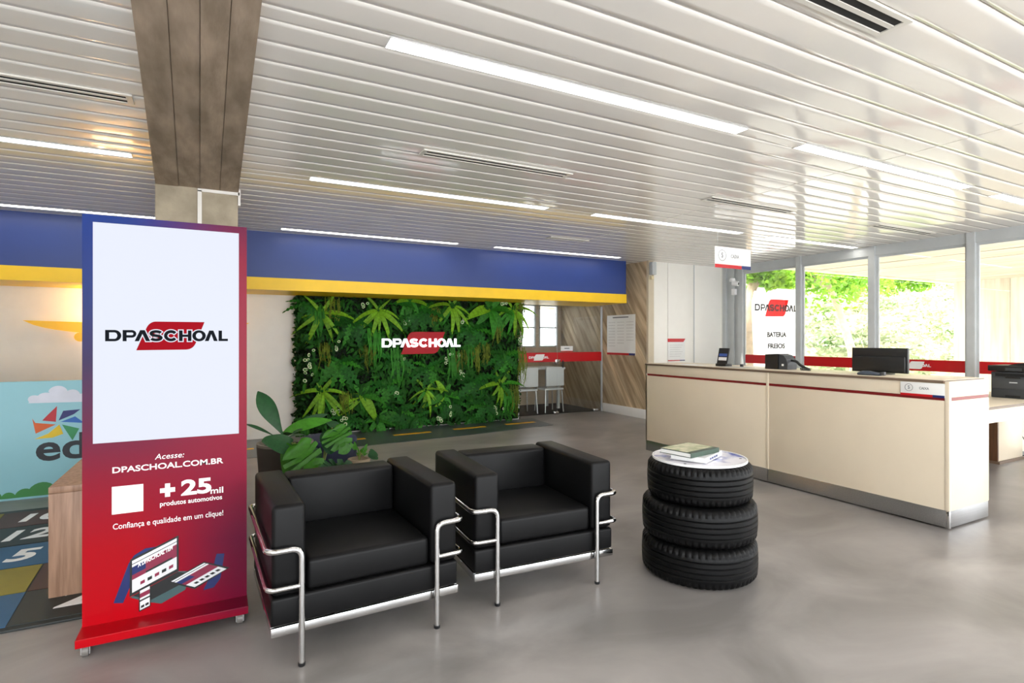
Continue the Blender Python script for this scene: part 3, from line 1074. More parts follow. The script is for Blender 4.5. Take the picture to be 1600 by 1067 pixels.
box('paper_tray', mat('tray_plastic', '#34373b', rough=.4), -.19, .21, -.008, 0, .012, .095, pr, bevel=.003)
box('tray_grip', M_slot, -.07, .06, -.010, -.008, .012, .032, pr)
box('front_cover', mat('cover_plastic', '#404347', rough=.45), -.19, .21, -.006, 0, .10, .215, pr, bevel=.003)
box('cover_latch', M_black, -.07, .06, -.010, -.004, .215, .24, pr, bevel=.002)
box('name_mark', M_alu, -.035, .035, -.0075, -.006, .165, .177, pr)
b = MB()
b.box(-.22, .24, -.03, .38, .292, .355, bevel=.008)
b.build('scanner_lid', M_black, pr, smooth=30)
box('control_panel', M_grey, -.06, .08, -.034, -.03, .30, .33, pr)
b = MB()
b.prism([(-.06, .355), (.24, .355), (.24, .38), (.12, .395), (.0, .375)], lambda u, v, t: (u, t, v), .02, .34)
b.build('document_feeder', M_black, pr)
cb = MB().tube(fillet([(8.30, 3.3, .55), (8.36, 3.0, .3), (8.32, 2.9, .12), (8.38, 2.85, .03), (8.44, 3.1, .01)], .1), .005, 6).build('cable', M_black, smooth=True)
tag(cb, 'thin black cables hanging under the side table', 'cable')

# posters
po = thing('notice_poster', 'large white notice with red and navy foot on the diagonal-board wall', 'poster', (X_WOOD - .008, 8.147, 1.098), R(-90))
box('sheet', M_paper, -.406, .406, 0, .006, 0, .74, po)
box('red_foot', M_red, -.405, .235, -.001, 0, 0, .038, po)
box('navy_foot', M_navy, .235, .405, -.001, 0, 0, .038, po)
box('title_line', M_text_grey, -.23, .22, -.001, 0, .685, .705, po)
for k in range(3):
    for j in range(9 - k):
        box('print_line', mat('faint_print', '#d3d1d0', rough=.6), -.36 + .26 * k, -.36 + .26 * k + .2, -.0008, 0, .60 - .055 * j, .61 - .055 * j, po)
po = thing('notice_poster', 'small white notice with red heading on the white panelled wall', 'poster', (7.27, 7.446, 1.0))
box('sheet', M_paper, -.205, .205, 0, .005, 0, .40, po)
flat('red_heading', [(-.21, .34), (.17, .34), (.215, .40), (-.21, .40)], po, 0, M_red, .001)
box('red_foot', M_red, -.205, .08, -.001, 0, 0, .016, po)
box('navy_foot', M_navy, .08, .205, -.001, 0, 0, .016, po)
for j in range(6):
    box('print_line', MATS['faint_print'], -.16, .15 - .03 * (j % 3), -.0008, 0, .28 - .04 * j, .288 - .04 * j, po)

# security camera and speaker
cm = thing('security_camera', 'small white security camera on the grey corner post', 'camera', (8.30, 7.10, 2.44), R(200))
b = MB()
b.lathe([(.0, 0), (.05, 0), (.055, .03), (.04, .06), (0, .065)], 20)
b.build('mount', M_text_white, cm, smooth=40)
b = MB()
b.tube([(0, 0, -.03), (0, .11, -.045)], .045, 18)
b.build('body', M_text_white, cm, smooth=40)
MB().tube([(0, .108, -.0446), (0, .114, -.0455)], .026, 16).build('lens', M_black, cm, smooth=40)
jb = tag(box('junction_box', M_text_white, 8.33, 8.40, 7.08, 7.15, 2.20, 2.31, bevel=.004), 'white junction box below the security camera', 'box')
wl = thing('wall_speaker', 'small grey wall device at the top of the beige end trim', 'wall device', (6.62, 7.40, 2.42))
box('body', M_alu, -.04, .05, -.10, -.01, .08, .30, wl, bevel=.01)
MB().tube([(0, -.01, .2), (0, .0, .2)], .015, 8).build('bracket', M_grey, wl)
box('sensor', mat('ivory_plastic', '#e1d2a8', rough=.4), -.02, .04, -.05, .0, .0, .06, wl, bevel=.006)

# ---------------------------------------------------------------- armchairs
def tube_path(side):
    s = side
    return s
def make_chair(label, loc, rz):
    t = thing('armchair', label, 'armchair', loc, rz, 'black cube armchairs with chrome tube frames')
    Wd, D = .86, .72
    hw = Wd / 2
    def cush(n, x0, x1, y0, y1, z0, z1, bev=.02):
        b = MB()
        b.box(x0, x1, y0, y1, z0, z1, bevel=bev, seg=4)
        return b.build(n, M_leather, t, smooth=35)
    cush('base_cushion', -hw, hw, 0.0, D, .178, .298, .014)
    cush('armrest', -hw + .004, -hw + .142, 0.0, D, .302, .69, .022)
    cush('armrest', hw - .142, hw - .004, 0.0, D, .302, .69, .022)
    cush('backrest', -hw + .146, hw - .146, D - .17, D, .302, .68, .022)
    cush('seat_cushion', -hw + .147, hw - .147, .008, D - .175, .302, .438, .022)
    rb = MB()
    rb.box(-hw, hw, -.004, .012, .138, .176, bevel=.002)
    rb.build('front_rail', M_chrome, t, smooth=30)
    rb = MB()
    rb.box(-hw, hw, D - .012, D + .004, .138, .176, bevel=.002)
    rb.build('rear_rail', M_chrome, t, smooth=30)
    for s in (-1, 1):
        rb = MB()
        a, c = sorted((s * hw, s * (hw - .014)))
        rb.box(a, c, .013, D - .013, .138, .176, bevel=.002)
        rb.build('side_rail', M_chrome, t, smooth=30)
        r = .0135
        lx = s * .31
        yf, yb, xs = -.022, D + .02, s * (hw + .016)
        pts = fillet([(lx, yf, .015), (lx, yf, .505), (xs, yf, .505), (xs, yb, .505), (lx, yb, .505), (lx, yb, .015)], .045, 7)
        MB().tube(pts, r, 14).build('tube_frame', M_chrome, t, smooth=True)
        pts = fillet([(lx, yf, .345), (xs, yf, .345), (xs, yb, .345), (lx, yb, .345)], .04, 7)
        MB().tube(pts, r * .82, 12).build('tube_rail', M_chrome, t, smooth=True)
        for yy in (yf, yb):
            MB().lathe([(.0125, 0), (.015, .003), (.0155, .016)], 14, cx=lx, cy=yy).build('glide', M_black, t, smooth=40)
    return t
make_chair('black leatherette armchair nearest the kiosk', (0.625, 2.56, 0), R(2.2))
make_chair('black leatherette armchair beside the stack of tyres', (1.605, 2.62, 0), R(-3.0))

# ---------------------------------------------------------------- tyres
def tyre(label, loc, r, w, rz):
    prof = [(r * .60, .016), (r * .72, .005), (r * .82, .000), (r * .905, .004), (r * .955, .014), (r * .985, .028)]
    nz = 31
    z0, z1 = .036, w - .036
    groove = (6, 12, 18, 24)
    pr2 = []
    for k in range(nz):
        u = k / (nz - 1)
        rr = r * (1.0 - .012 * (2 * u - 1) ** 2)
        pr2.append((rr - (.006 if k in groove else 0), z0 + (z1 - z0) * u))
        if k in groove:
            pr2[-1] = (rr - .006, pr2[-1][1])
    prof += pr2
    prof += [(r * .985, w - .028), (r * .955, w - .014), (r * .905, w - .004), (r * .82, w), (r * .72, w - .005), (r * .60, w - .016)]
    n = len(prof)
    def rf(k, i):
        if (3 <= k <= 6 or n - 7 <= k <= n - 4) and i % 3 == 0:
            return -.007
        if k in (7, 8, n - 9, n - 8) and i % 3 == 0:
            return -.005
        return 0
    b = MB()
    b.lathe(prof + [(r * .585, w * .5)] + [prof[0]], 168, cap0=False, cap1=False, rfun=lambda k, i: rf(k, i) if k < n else 0)
    bmesh.ops.remove_doubles(b.bm, verts=b.bm.verts, dist=1e-5)
    o = b.build('tyre', M_rubber, None, smooth=28, loc=loc, rot=(0, 0, rz))
    tag(o, label, 'tyre', 'tyres stacked as a side table')
    return o
TX, TY = 2.585, 2.465
tyre('bottom black tyre of the stacked tyre table', (TX, TY, 0), .335, .224, .2)
tyre('middle black tyre of the stacked tyre table', (TX + .0, TY - .0, .2245), .333, .224, 1.1)
tyre('top, slightly smaller black tyre of the stacked tyre table', (TX + .005, TY + .0, .449), .306, .222, .5)
M_disc = mat('printed_disc', '#eceaf2', rough=.25, scale=5.5, second='#5a66b0')
for e in M_disc.node_tree.nodes:
    if e.bl_idname == 'ShaderNodeValToRGB':
        e.color_ramp.elements[0].position = .52
        e.color_ramp.elements[1].position = .68
tt = thing('round_table_top', 'round white table top with blue floral print on the tyres', 'table top', (TX + .005, TY, .6715))
MB().lathe([(.245, 0), (.268, 0), (.270, .004), (.268, .008), (.0, .008)], 64, cap1=False).build('disc', M_disc, tt, smooth=30)
MB().lathe([(.268, .0), (.276, .0), (.276, .012), (.270, .012), (.2695, .0085)], 64, cap0=False, cap1=False).build('rim', M_text_white, tt, smooth=30)
for a in (R(205), R(320)):
    MB().lathe([(.006, .0), (.008, .001), (.008, .0095)], 10, cx=.238 * math.cos(a), cy=.238 * math.sin(a)).build('screw', M_black, tt)
def book(label, loc, rz, w, d, h, cover, extra=None):
    t = thing('book', label, 'book', loc, rz, 'books on the tyre table')
    MB().box(-w / 2 + .002, w / 2 - .005, -d / 2 + .005, d / 2 - .005, .003, h - .003).build('pages', M_paper, t)
    c = MB()
    c.box(-w / 2, w / 2, -d / 2, d / 2, 0, .003)
    c.box(-w / 2, w / 2, -d / 2, d / 2, h - .003, h)
    c.box(-w / 2 - .003, -w / 2, -d / 2, d / 2, 0, h)
    c.build('cover', cover, t)
    return t
M_bookgreen = mat('green_cover', '#1d3528', rough=.35, scale=16, second='#294536')
M_bookart = mat('cover_picture', '#8e9a6a', rough=.35, scale=22, second='#d6d0b4')
b1 = book('thick white magazine lying directly on the round table top', (TX - .03, TY - .01, .6845), R(114), .21, .29, .03, mat('white_cover', '#e9e9ea', rough=.3, vary=.04))
for k in range(4):
    box('spine_letter', M_navy, -.1094, -.1082, -.06 + .036 * k, -.035 + .036 * k, .008, .02, b1)
b2 = book('dark green hardback with picture cover on top of the magazine', (TX - .075, TY + .0, .7155), R(100), .215, .285, .028, M_bookgreen)
box('cover_art', M_bookart, -.075, .1, -.135, .135, .0281, .0286, b2)
box('spine_sticker', M_paper, -.1095, -.1085, -.132, -.112, .004, .022, b2)

# ---------------------------------------------------------------- kiosk
KY = 3.146
ko = thing('digital_kiosk', 'tall red and blue advertising kiosk with white screen on castors', 'kiosk', (0, KY, 0))
def kiosk_mat():
    m = mat('kiosk_print', '#b00020', rough=.3, vary=0, coat=.0, spec=.16)
    nt = m.node_tree
    n = nt.nodes
    b = n['Principled BSDF']
    tc = n.new('ShaderNodeTexCoord')
    sx = n.new('ShaderNodeSeparateXYZ')
    nt.links.new(tc.outputs['Object'], sx.inputs[0])
    def ramp(src, a, z, stops):
        mr = n.new('ShaderNodeMapRange')
        mr.inputs['From Min'].default_value = a
        mr.inputs['From Max'].default_value = z
        nt.links.new(src, mr.inputs['Value'])
        r = n.new('ShaderNodeValToRGB')
        while len(r.color_ramp.elements) > 1:
            r.color_ramp.elements.remove(r.color_ramp.elements[0])
        r.color_ramp.elements[0].position = stops[0][0]
        r.color_ramp.elements[0].color = lin(stops[0][1])
        for p, c in stops[1:]:
            e = r.color_ramp.elements.new(p)
            e.color = lin(c)
        nt.links.new(mr.outputs[0], r.inputs['Fac'])
        return r.outputs['Color']
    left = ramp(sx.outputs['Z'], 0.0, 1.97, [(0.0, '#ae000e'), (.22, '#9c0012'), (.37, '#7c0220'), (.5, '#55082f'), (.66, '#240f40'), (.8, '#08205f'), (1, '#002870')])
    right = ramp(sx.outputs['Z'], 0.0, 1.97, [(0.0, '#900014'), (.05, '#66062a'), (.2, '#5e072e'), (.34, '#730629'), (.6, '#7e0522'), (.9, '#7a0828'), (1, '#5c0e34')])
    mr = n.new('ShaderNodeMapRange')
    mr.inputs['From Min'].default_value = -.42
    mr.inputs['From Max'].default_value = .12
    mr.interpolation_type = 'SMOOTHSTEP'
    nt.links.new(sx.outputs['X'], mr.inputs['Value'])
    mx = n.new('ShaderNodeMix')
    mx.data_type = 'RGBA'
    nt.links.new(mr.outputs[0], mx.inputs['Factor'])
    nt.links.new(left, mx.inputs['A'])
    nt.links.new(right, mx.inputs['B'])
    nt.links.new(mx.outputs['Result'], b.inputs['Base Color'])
    return m
M_kiosk = kiosk_mat()
KX0, KX1, KT = -.547, .129, 1.968
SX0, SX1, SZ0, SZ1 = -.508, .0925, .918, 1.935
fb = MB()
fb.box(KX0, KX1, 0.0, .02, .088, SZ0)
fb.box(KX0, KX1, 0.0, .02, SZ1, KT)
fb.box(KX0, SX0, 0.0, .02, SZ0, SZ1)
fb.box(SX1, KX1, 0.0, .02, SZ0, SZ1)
bmesh.ops.remove_doubles(fb.bm, verts=fb.bm.verts, dist=1e-5)
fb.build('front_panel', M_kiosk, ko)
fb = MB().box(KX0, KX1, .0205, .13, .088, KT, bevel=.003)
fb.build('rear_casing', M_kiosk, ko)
M_screen = bpy.data.materials.new('lit_screen')
M_screen.use_nodes = True
_b = M_screen.node_tree.nodes['Principled BSDF']
_b.inputs['Base Color'].default_value = (.02, .02, .02, 1)
_b.inputs['Roughness'].default_value = .35
_b.inputs['Specular IOR Level'].default_value = .05
_b.inputs['Emission Color'].default_value = (.84, .88, 1.0, 1)
_b.inputs['Emission Strength'].default_value = SCREEN
scr = box('screen', M_screen, SX0, SX1, .004, .02, SZ0, SZ1, ko)
M_sred = mat('screen_red', '#060002', rough=.5, vary=0, spec=.05, emit=.66, ecol='#c4001c')
M_sdark = mat('screen_dark', '#020304', rough=.5, vary=0, spec=.05, emit=.7, ecol='#0b121c')
lg = bpy.data.objects.new('screen_logo', None)
COL.objects.link(lg)
lg.parent = ko
lg.location = (0, .004, 0)
logo(lg, -.462, .043, 1.414, 0, M_sdark, M_sred, .0006, .0004, m_out=M_screen, single=True)
bs = MB()
bs.box(KX0 - .004, KX1 + .002, -.128, .16, .05, .088, bevel=.003)
bs.build('base', M_kiosk, ko)
for x in (KX0 + .03, KX1 - .035):
    for y in (-.095, .12):
        wv = MB()
        wv.tube([(x - .012, y, .025), (x + .012, y, .025)], .025, 18)
        co = wv.build('castor', mat('castor_plastic', '#6e6a66', rough=.35, vary=.1), ko, smooth=40)
        fk = MB()
        fk.box(x - .018, x - .013, y - .014, y + .014, .012, .05)
        fk.box(x + .013, x + .018, y - .014, y + .014, .012, .05)
        fk.box(x - .018, x + .018, y - .014, y + .014, .046, .0505)
        fk.build('castor_fork', M_steel, co)
T = lambda s, a, b, c, d, bold=0.0, shear=0.0: text('lettering', s, ko, a, b, c, d, 0, M_text_white, bold=bold, shear=shear)
T('Acesse:', -.268, -.150, .822, .848, .0, .2)
T('DPASCHOAL.COM.BR', -.434, .022, .775, .803, .018)
box('blank_square', M_paper, -.436, -.314, -.0012, 0, .584, .712, ko)
T('+', -.247, -.185, .638, .702, .06)
T('25', -.160, -.030, .634, .711, .035)
T('mil', -.034, .022, .628, .658, .018)
T('produtos automotivos', -.247, .017, .588, .618, .015)
T('Confiança e qualidade em um clique!', -.432, .022, .505, .540, .003)
# printed devices
M_pblue = mat('print_blue', '#0d1f5c', rough=.25, vary=.02)
M_pblack = mat('print_black', '#15181a', rough=.25, vary=.02)
M_pteal = mat('print_teal_grey', '#3a5558', rough=.25, vary=.02)
M_pwine = mat('print_wine', '#7e1c3c', rough=.25, vary=.06, scale=30)
M_pgrey = mat('print_grey', '#d9dadd', rough=.25, vary=.02)
flat('blue_flag_print', [(-.43, .172), (-.393, .165), (-.33, .33), (-.318, .37), (-.28, .392), (-.262, .405), (-.306, .405), (-.35, .38), (-.372, .345)], ko, 0, M_pblue, .0003)
flat('blue_flag_print', [(-.066, .156), (-.02, .160), (.01, .2), (.028, .321), (-.008, .325), (-.03, .23)], ko, 0, M_pblue, .0003)
flat('laptop_base_print', [(-.366, .185), (-.171, .270), (-.122, .262), (-.142, .175), (-.242, .129), (-.30, .150)], ko, -.0003, M_pteal, .0003)
flat('keyboard_print', [(-.355, .19), (-.175, .268), (-.135, .255), (-.15, .21), (-.285, .155)], ko, -.0006, M_pblack, .0003)
flat('laptop_screen_print', [(-.368, .188), (-.170, .272), (-.170, .445), (-.366, .362)], ko, -.0009, M_pblack, .0003)
P = lambda u, v: (-.358 + .18 * u, .205 + .078 * u + (.15 + .0 * u) * v)
def quad(n, u0, u1, v0, v1, m, y, Pf):
    flat(n, [Pf(u0, v0), Pf(u1, v0), Pf(u1, v1), Pf(u0, v1)], ko, y, m, .0003)
quad('web_page_print', 0, 1, 0, 1, M_pgrey, -.0012, P)
quad('web_banner_print', 0, 1, .40, .80, M_pwine, -.0015, P)
quad('web_banner_print', 0, .3, .55, .80, M_pblue, -.0018, P)
quad('web_banner_print', 0, 1, .88, .90, M_pblack, -.0018, P)
quad('web_banner_print', .3, .9, .40, .46, M_pblack, -.0018, P)
for k in range(5):
    quad('product_print', .18 + .16 * k, .28 + .16 * k, .12, .22, M_pblack if k % 2 else M_pwine, -.0018, P)
text('lettering', 'A DPASCHOAL TEM', ko, -.335, -.195, .321, .343, -.0021, M_text_white, bold=.03, slope=.43)
flat('tablet_print', [(-.215, .226), (-.102, .170), (.051, .246), (-.062, .297)], ko, -.0012, M_pblack, .0003)
Q = lambda u, v: (-.206 + .103 * u + .145 * v, .227 - .050 * u + .066 * v)
quad('tablet_page_print', .02, .98, .02, .98, M_pgrey, -.0015, Q)
quad('tablet_banner_print', .22, .62, .02, .98, M_pwine, -.0018, Q)
quad('tablet_banner_print', .22, .45, .02, .4, M_pblue, -.0021, Q)
quad('tablet_banner_print', .10, .13, .02, .98, M_pblack, -.0018, Q)
for k in range(5):
    quad('product_print', .74, .86, .15 + .16 * k, .25 + .16 * k, M_pblack, -.0018, Q)
flat('phone_print', [(-.331, .110), (-.285, .128), (-.285, .233), (-.331, .217)], ko, -.0024, M_pblack, .0003)
S_ = lambda u, v: (-.327 + .039 * u, .117 + .015 * u + .095 * v)
quad('phone_page_print', 0, 1, 0, .97, M_pgrey, -.0027, S_)
quad('phone_banner_print', 0, 1, .6, .82, M_pwine, -.0030, S_)
quad('phone_banner_print', 0, 1, .42, .5, M_pblack, -.0030, S_)
quad('phone_banner_print', .1, .45, .08, .2, M_pblack, -.0030, S_)
quad('phone_banner_print', .55, .9, .08, .2, M_pblack, -.0030, S_)

# ---------------------------------------------------------------- play corner on the left
M_mural = mat('mural_blue', '#8fc3cf', rough=.5, vary=.04, scale=2)
mu = thing('mural_panel', 'low pale blue mural panel with cloud, pinwheel and ed lettering', 'mural', (0, 6.27, 0))
box('panel', M_mural, -3.2, -.60, 0, .05, 0, 1.025, mu, bevel=.003)
def blob(cs):
    pts = []
    for k in range(120):
        pass
    return pts
cl = MB()
cloudp = [(-1.466, .835)] + arc(-1.43, .868, .04, .035, 220, 80, 6) + arc(-1.345, .893, .055, .03, 170, 60, 6) + arc(-1.262, .915, .07, .065, 165, 20, 10) + arc(-1.16, .893, .055, .05, 130, 10, 8) + arc(-1.07, .868, .05, .04, 120, -60, 8) + [(-1.05, .828)]
flat('cloud', cloudp, mu, 0, mat('mural_cloud', '#d3d6e4', rough=.5), .004)
for n_, q, c in (('red_vane', [(-1.372, .678), (-1.33, .73), (-1.269, .80), (-1.277, .66)], '#b3202c'), ('navy_vane', [(-1.258, .67), (-1.225, .755), (-1.102, .762), (-1.15, .72)], '#232468'),
                 ('blue_vane', [(-1.243, .658), (-1.14, .70), (-1.073, .636)], '#1f5fb0'), ('green_vane', [(-1.234, .633), (-1.111, .589), (-1.159, .486)], '#2f8a56'),
                 ('yellow_vane', [(-1.253, .635), (-1.225, .55), (-1.30, .522), (-1.426, .518), (-1.33, .56)], '#d9b91c'), ('orange_vane', [(-1.277, .637), (-1.417, .566), (-1.44, .699), (-1.42, .66)], '#cf5a20')):
    a = sum(q[i][0] * q[(i + 1) % len(q)][1] - q[(i + 1) % len(q)][0] * q[i][1] for i in range(len(q)))
    flat(n_, q if a > 0 else q[::-1], mu, 0, mat('mural_' + n_, c, rough=.5), .003)
text('lettering', 'ed', mu, -1.416, -1.06, .318, .555, 0, M_text_dark, bold=.022, depth=.003)
for i, x in enumerate((-1.86, -1.72, -1.60, -1.49, -1.37, -1.2, -1.02, -.85)):
    r = (.10, .08, .05, .07, .11, .09, .06, .1)[i]
    flat('painted_bush', [(x - r, .02)] + [(x - r, .02)] * 0 + arc(x, .02, r, r * 1.05, 0, 180, 12), mu, 0, mat('mural_bush', '#2f7a3a', rough=.5), .002 + .0006 * (i % 3))

mt = thing('play_mat', 'colourful numbered hopscotch mat on the floor at left', 'mat', (0, 0, 0))
C_ = {'y': mat('mat_yellow', '#8f8224', rough=.55), 'b': mat('mat_blue', '#2b5a80', rough=.55), 'd': mat('mat_dark', '#222827', rough=.55), 'w': mat('mat_brown', '#4b2c24', rough=.55), 'g': mat('mat_green', '#2c6a4c', rough=.55)}
box('mat_base', C_['d'], -3.4, -.10, 3.46, 5.84, 0, .012, mt, bevel=.003)
def tile(c, pts):
    MB().prism(pts, lambda u, v, t: (u, v, t), .012, .016).build('mat_tile', C_[c], mt)
tile('b', [(-1.9, 3.50), (-.905, 3.50), (-.93, 3.93), (-1.9, 3.93)])
tile('y', [(-1.9, 3.94), (-.935, 3.94), (-.955, 4.37), (-1.9, 4.37)])
tile('w', [(-.925, 3.94), (-.3, 3.94), (-.3, 4.37), (-.945, 4.37)])
tile('b', [(-1.6, 4.39), (-.3, 4.39), (-.3, 4.83), (-1.6, 4.83)])
tile('d', [(-1.6, 4.85), (-.3, 4.85), (-.3, 5.31), (-1.6, 5.31)])
tile('w', [(-1.462, 5.32), (-.3, 5.32), (-.3, 5.76), (-1.49, 5.76)])
tile('y', [(-1.9, 5.32), (-1.466, 5.32), (-1.494, 5.76), (-1.9, 5.76)])
tile('d', [(-.9, 3.50), (-.3, 3.50), (-.3, 3.93), (-.925, 3.93)])
tile('g', [(-2.6, 3.50), (-1.91, 3.50), (-1.91, 4.37), (-2.6, 4.37)])
tile('w', [(-2.6, 4.39), (-1.61, 4.39), (-1.61, 5.31), (-2.6, 5.31)])
def mat_number(s, x0, x1, y0, y1):
    o = text('number', s, mt, 0, x1 - x0, 0, y1 - y0, 0, M_text_white, bold=.03, depth=.0008, shear=.12)
    o.location = (x0, y0, .016)
    o.rotation_euler = (R(-90), 0, 0)
mat_number('10', -1.335, -1.08, 5.44, 5.66)
mat_number('12', -1.31, -1.06, 4.97, 5.21)
mat_number('5', -1.185, -1.045, 4.50, 4.73)
mat_number('2', -.75, -.57, 3.62, 3.86)

tb = thing('wooden_table', 'low walnut table with solid end panels behind the kiosk', 'table', (0, 0, 0))
box('table_top', M_wood, -.80, -.05, 3.77, 5.2, .572, .606, tb, bevel=.002)
box('end_panel', M_wood, -.80, -.05, 3.77, 3.80, 0.016, .571, tb, bevel=.002)
box('end_panel', M_wood, -.80, -.05, 5.17, 5.20, 0.016, .571, tb, bevel=.002)

# yellow aeroplane sign with a lamp behind it
wg = thing('aeroplane_sign', 'yellow aeroplane-shaped wall sign with glowing backlight behind the kiosk', 'wall sign', (-.82, Y_WALL - .09, 1.54))
wing = []
for k in range(21):
    u = -1 + 2 * k / 20
    wing.append((1.2 * u, .075 - .02 * (1 - u * u) + .0))
low = [(1.2 * u, .07 - .155 * (1 - abs(u) ** 3.2) ** .8) for u in [1 - 2 * k / 24 for k in range(1, 24)]]
me = curve_mesh([(wing + low)[::-1]], .02, 'wing')
me.materials.append(M_yellow)
link('wing', me, wg)
for x in (-.66, .66):
    MB().tube([(x, -.03, -.12), (x, .03, -.12)], .055, 20).build('engine_pod', M_yellow, wg, smooth=40)
MB().tube([(0, -.03, -.01), (0, .03, -.01)], .17, 30).build('fuselage', M_yellow, wg, smooth=40)
MB().box(-.55, .55, .035, .06, -.04, .05, bevel=.004).build('backlight', mat('warm_backlight', '#ffffff', emit=45, ecol='#ffe2bd', vary=0), wg)
for x in (-.55, .55):
    MB().tube([(x, .02, 0), (x, .09, 0)], .01, 8).build('bracket', M_steel, wg)

wlp = thing('wall_lamp', 'glowing globe wall lamp on the white wall behind the kiosk', 'wall lamp', (-1.24, Y_WALL, 1.80))
MB().tube([(0, 0, 0), (0, -.02, 0)], .05, 20).build('wall_plate', M_steel, wlp, smooth=40)
MB().tube(fillet([(0, -.02, 0), (0, -.27, 0), (0, -.27, .045)], .03), .008, 8).build('arm', M_steel, wlp, smooth=True)
MB().lathe([(.003, .045), (.035, .055), (.06, .085), (.066, .115), (.055, .15), (.03, .172), (.003, .178)], 24, cy=-.27).build('globe', mat('warm_globe', '#ffffff', emit=55, ecol='#ffd9a8', vary=0), wlp, smooth=60)

# ---------------------------------------------------------------- foliage helpers
def blade(L, W, droop, nseg=6, fold=.25, shape=.5, lobes=0):
    """Leaf along +x, midrib rising then drooping in z; width W across y."""
    v, f = [], []
    for i in range(nseg + 1):
        t = i / nseg
        x = L * t
        z = droop[0] * L * t + droop[1] * L * t * t
        w = W * .5 * (math.sin(PI * min(1, t * .97 + .03) ** shape) ** .8) if 0 < i < nseg else W * .03
        if lobes and i % 2 == 0 and 0 < i < nseg:
            w *= .35
        v += [(x, -w, z + fold * w), (x, 0, z), (x, w, z + fold * w)]
    for i in range(nseg):
        a = 3 * i
        f += [(a, a + 1, a + 4, a + 3), (a + 1, a + 2, a + 5, a + 4)]
    return v, f

def heart_leaf(split=0, n=26, cup=.12, droop=.25):
    """Broad heart-shaped leaf, unit length along +x, normal +z; split cuts slits to the margin."""
    out = []
    for k in range(n + 1):
        t = k / n
        a = PI * t
        # half outline from tip (a=0) to base notch (a=pi)
        r = .52 + .10 * math.cos(a) + .05 * math.cos(2 * a)
        x = .46 + r * math.cos(a) * 1.0
        y = (.50 * math.sin(a) ** .85 + .06 * math.sin(2 * a) * -1)
        if t > .92:
            x = x + (t - .92) * 1.1
        if split and k in (6, 10, 14, 18):
            x, y = x * .55 + .22, y * .34
        out.append((x, max(y, 0)))
    v = []
    mid = []
    for k, (x, y) in enumerate(out):
        mx_ = min(max(x, .07), .985)
        zf = lambda xx, yy: -droop * xx * xx - cup * yy * yy * 1.6 + .06 * math.sin(yy * 9)
        v += [(x, y, zf(x, y)), (x, -y, zf(x, y)), (mx_, 0, zf(mx_, 0) - .012)]
    f = []
    for k in range(n):
        a, b = 3 * k, 3 * (k + 1)
        f += [(a, b, b + 2, a + 2), (a + 1, a + 2, b + 2, b + 1)]
    return v, f

def leaf_frame(base, tip, normal):
    base, tip, normal = Vector(base), Vector(tip), Vector(normal)
    x = (tip - base)
    L = x.length
    x.normalize()
    z = (normal - x * normal.dot(x)).normalized()
    y = z.cross(x)
    m = Matrix((x, y, z)).transposed().to_4x4()
    m.translation = base
    return m, L

def leaf_mesh(vf, m, name='leaf'):
    return MB().raw(*vf).mesh(name, m, smooth=60)

# ---------------------------------------------------------------- plant wall
GX0, GX1, GY, GZ1 = 1.0, 4.60, 8.46, 2.035
gw = thing('plant_wall', 'dense green artificial plant wall of ferns and hanging leaves', 'plant wall', (0, 0, 0))
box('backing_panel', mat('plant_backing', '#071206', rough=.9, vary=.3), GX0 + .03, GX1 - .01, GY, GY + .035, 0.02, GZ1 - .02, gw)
def fn_small(rr):
    x = rr.uniform(GX0, GX1)
    z = rr.uniform(0.03, GZ1 - .03)
    return (x, GY - .005 - rr.random() ** 1.6 * .075, z), 1.0
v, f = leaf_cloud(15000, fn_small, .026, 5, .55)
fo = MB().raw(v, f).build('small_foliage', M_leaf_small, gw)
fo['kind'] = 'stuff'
def fn_edge(rr):
    z = rr.uniform(.03, GZ1 - .02)
    return (GX0 + .02 + rr.gauss(0, .035), GY - .02 - rr.random() * .06, z), 1.25
v, f = leaf_cloud(900, fn_edge, .034, 6, .6)
MB().raw(v, f).build('edge_foliage', M_leaf_small, gw)['kind'] = 'stuff'

def hang_leaves(n, seed):
    rr = random.Random(seed)
    V, F = [], []
    vb, fb_ = blade(1, .34, (.25, -.5), 4, .25, .7)
    for _ in range(n):
        x, z = rr.uniform(GX0 + .02, GX1 - .04), rr.uniform(.06, GZ1 - .04)
        a = R(rr.gauss(270, 45))
        L = rr.uniform(.07, .17)
        base = Vector((x, GY - .03 - rr.random() * .05, z))
        tip = base + Vector((math.cos(a), -.35, math.sin(a))) * L
        m, LL = leaf_frame(base, tip, Vector((rr.gauss(0, .4), -1, .3)))
        m = m @ Matrix.Diagonal((LL, LL, LL, 1))
        k = len(V)
        V += [tuple(m @ Vector(p)) for p in vb]
        F += [tuple(k + i for i in q) for q in fb_]
    return V, F
v, f = hang_leaves(1500, 31)
MB().raw(v, f).build('medium_foliage', M_leaf_mid2, gw)['kind'] = 'stuff'
def frond_dark():
    v, f = [], []
    b, q = blade(1, .34, (.35, -.55), 14, .1, .55, 1)
    return b, q
FR_STRAP = [leaf_mesh(blade(1, .14, (.45, -.75), 9, .3, .62), mm, 'frond') for mm in (M_leaf_light, M_leaf_mid)]
FR_DARK = [leaf_mesh(blade(1, .36, (.30, -.55), 14, .15, .6, 1), mm, 'frond') for mm in (M_leaf_dark, M_leaf_mid)]
FR_BROAD = [leaf_mesh(blade(1, .30, (.40, -.60), 8, .25, .7), mm, 'frond') for mm in (M_leaf_mid, M_leaf_light)]
crown = MB().lathe([(.0, 0), (.02, .0), (.03, .02), (.015, .04), (0, .045)], 10).mesh('crown', M_leaf_dark)
gr_ = random.Random(21)
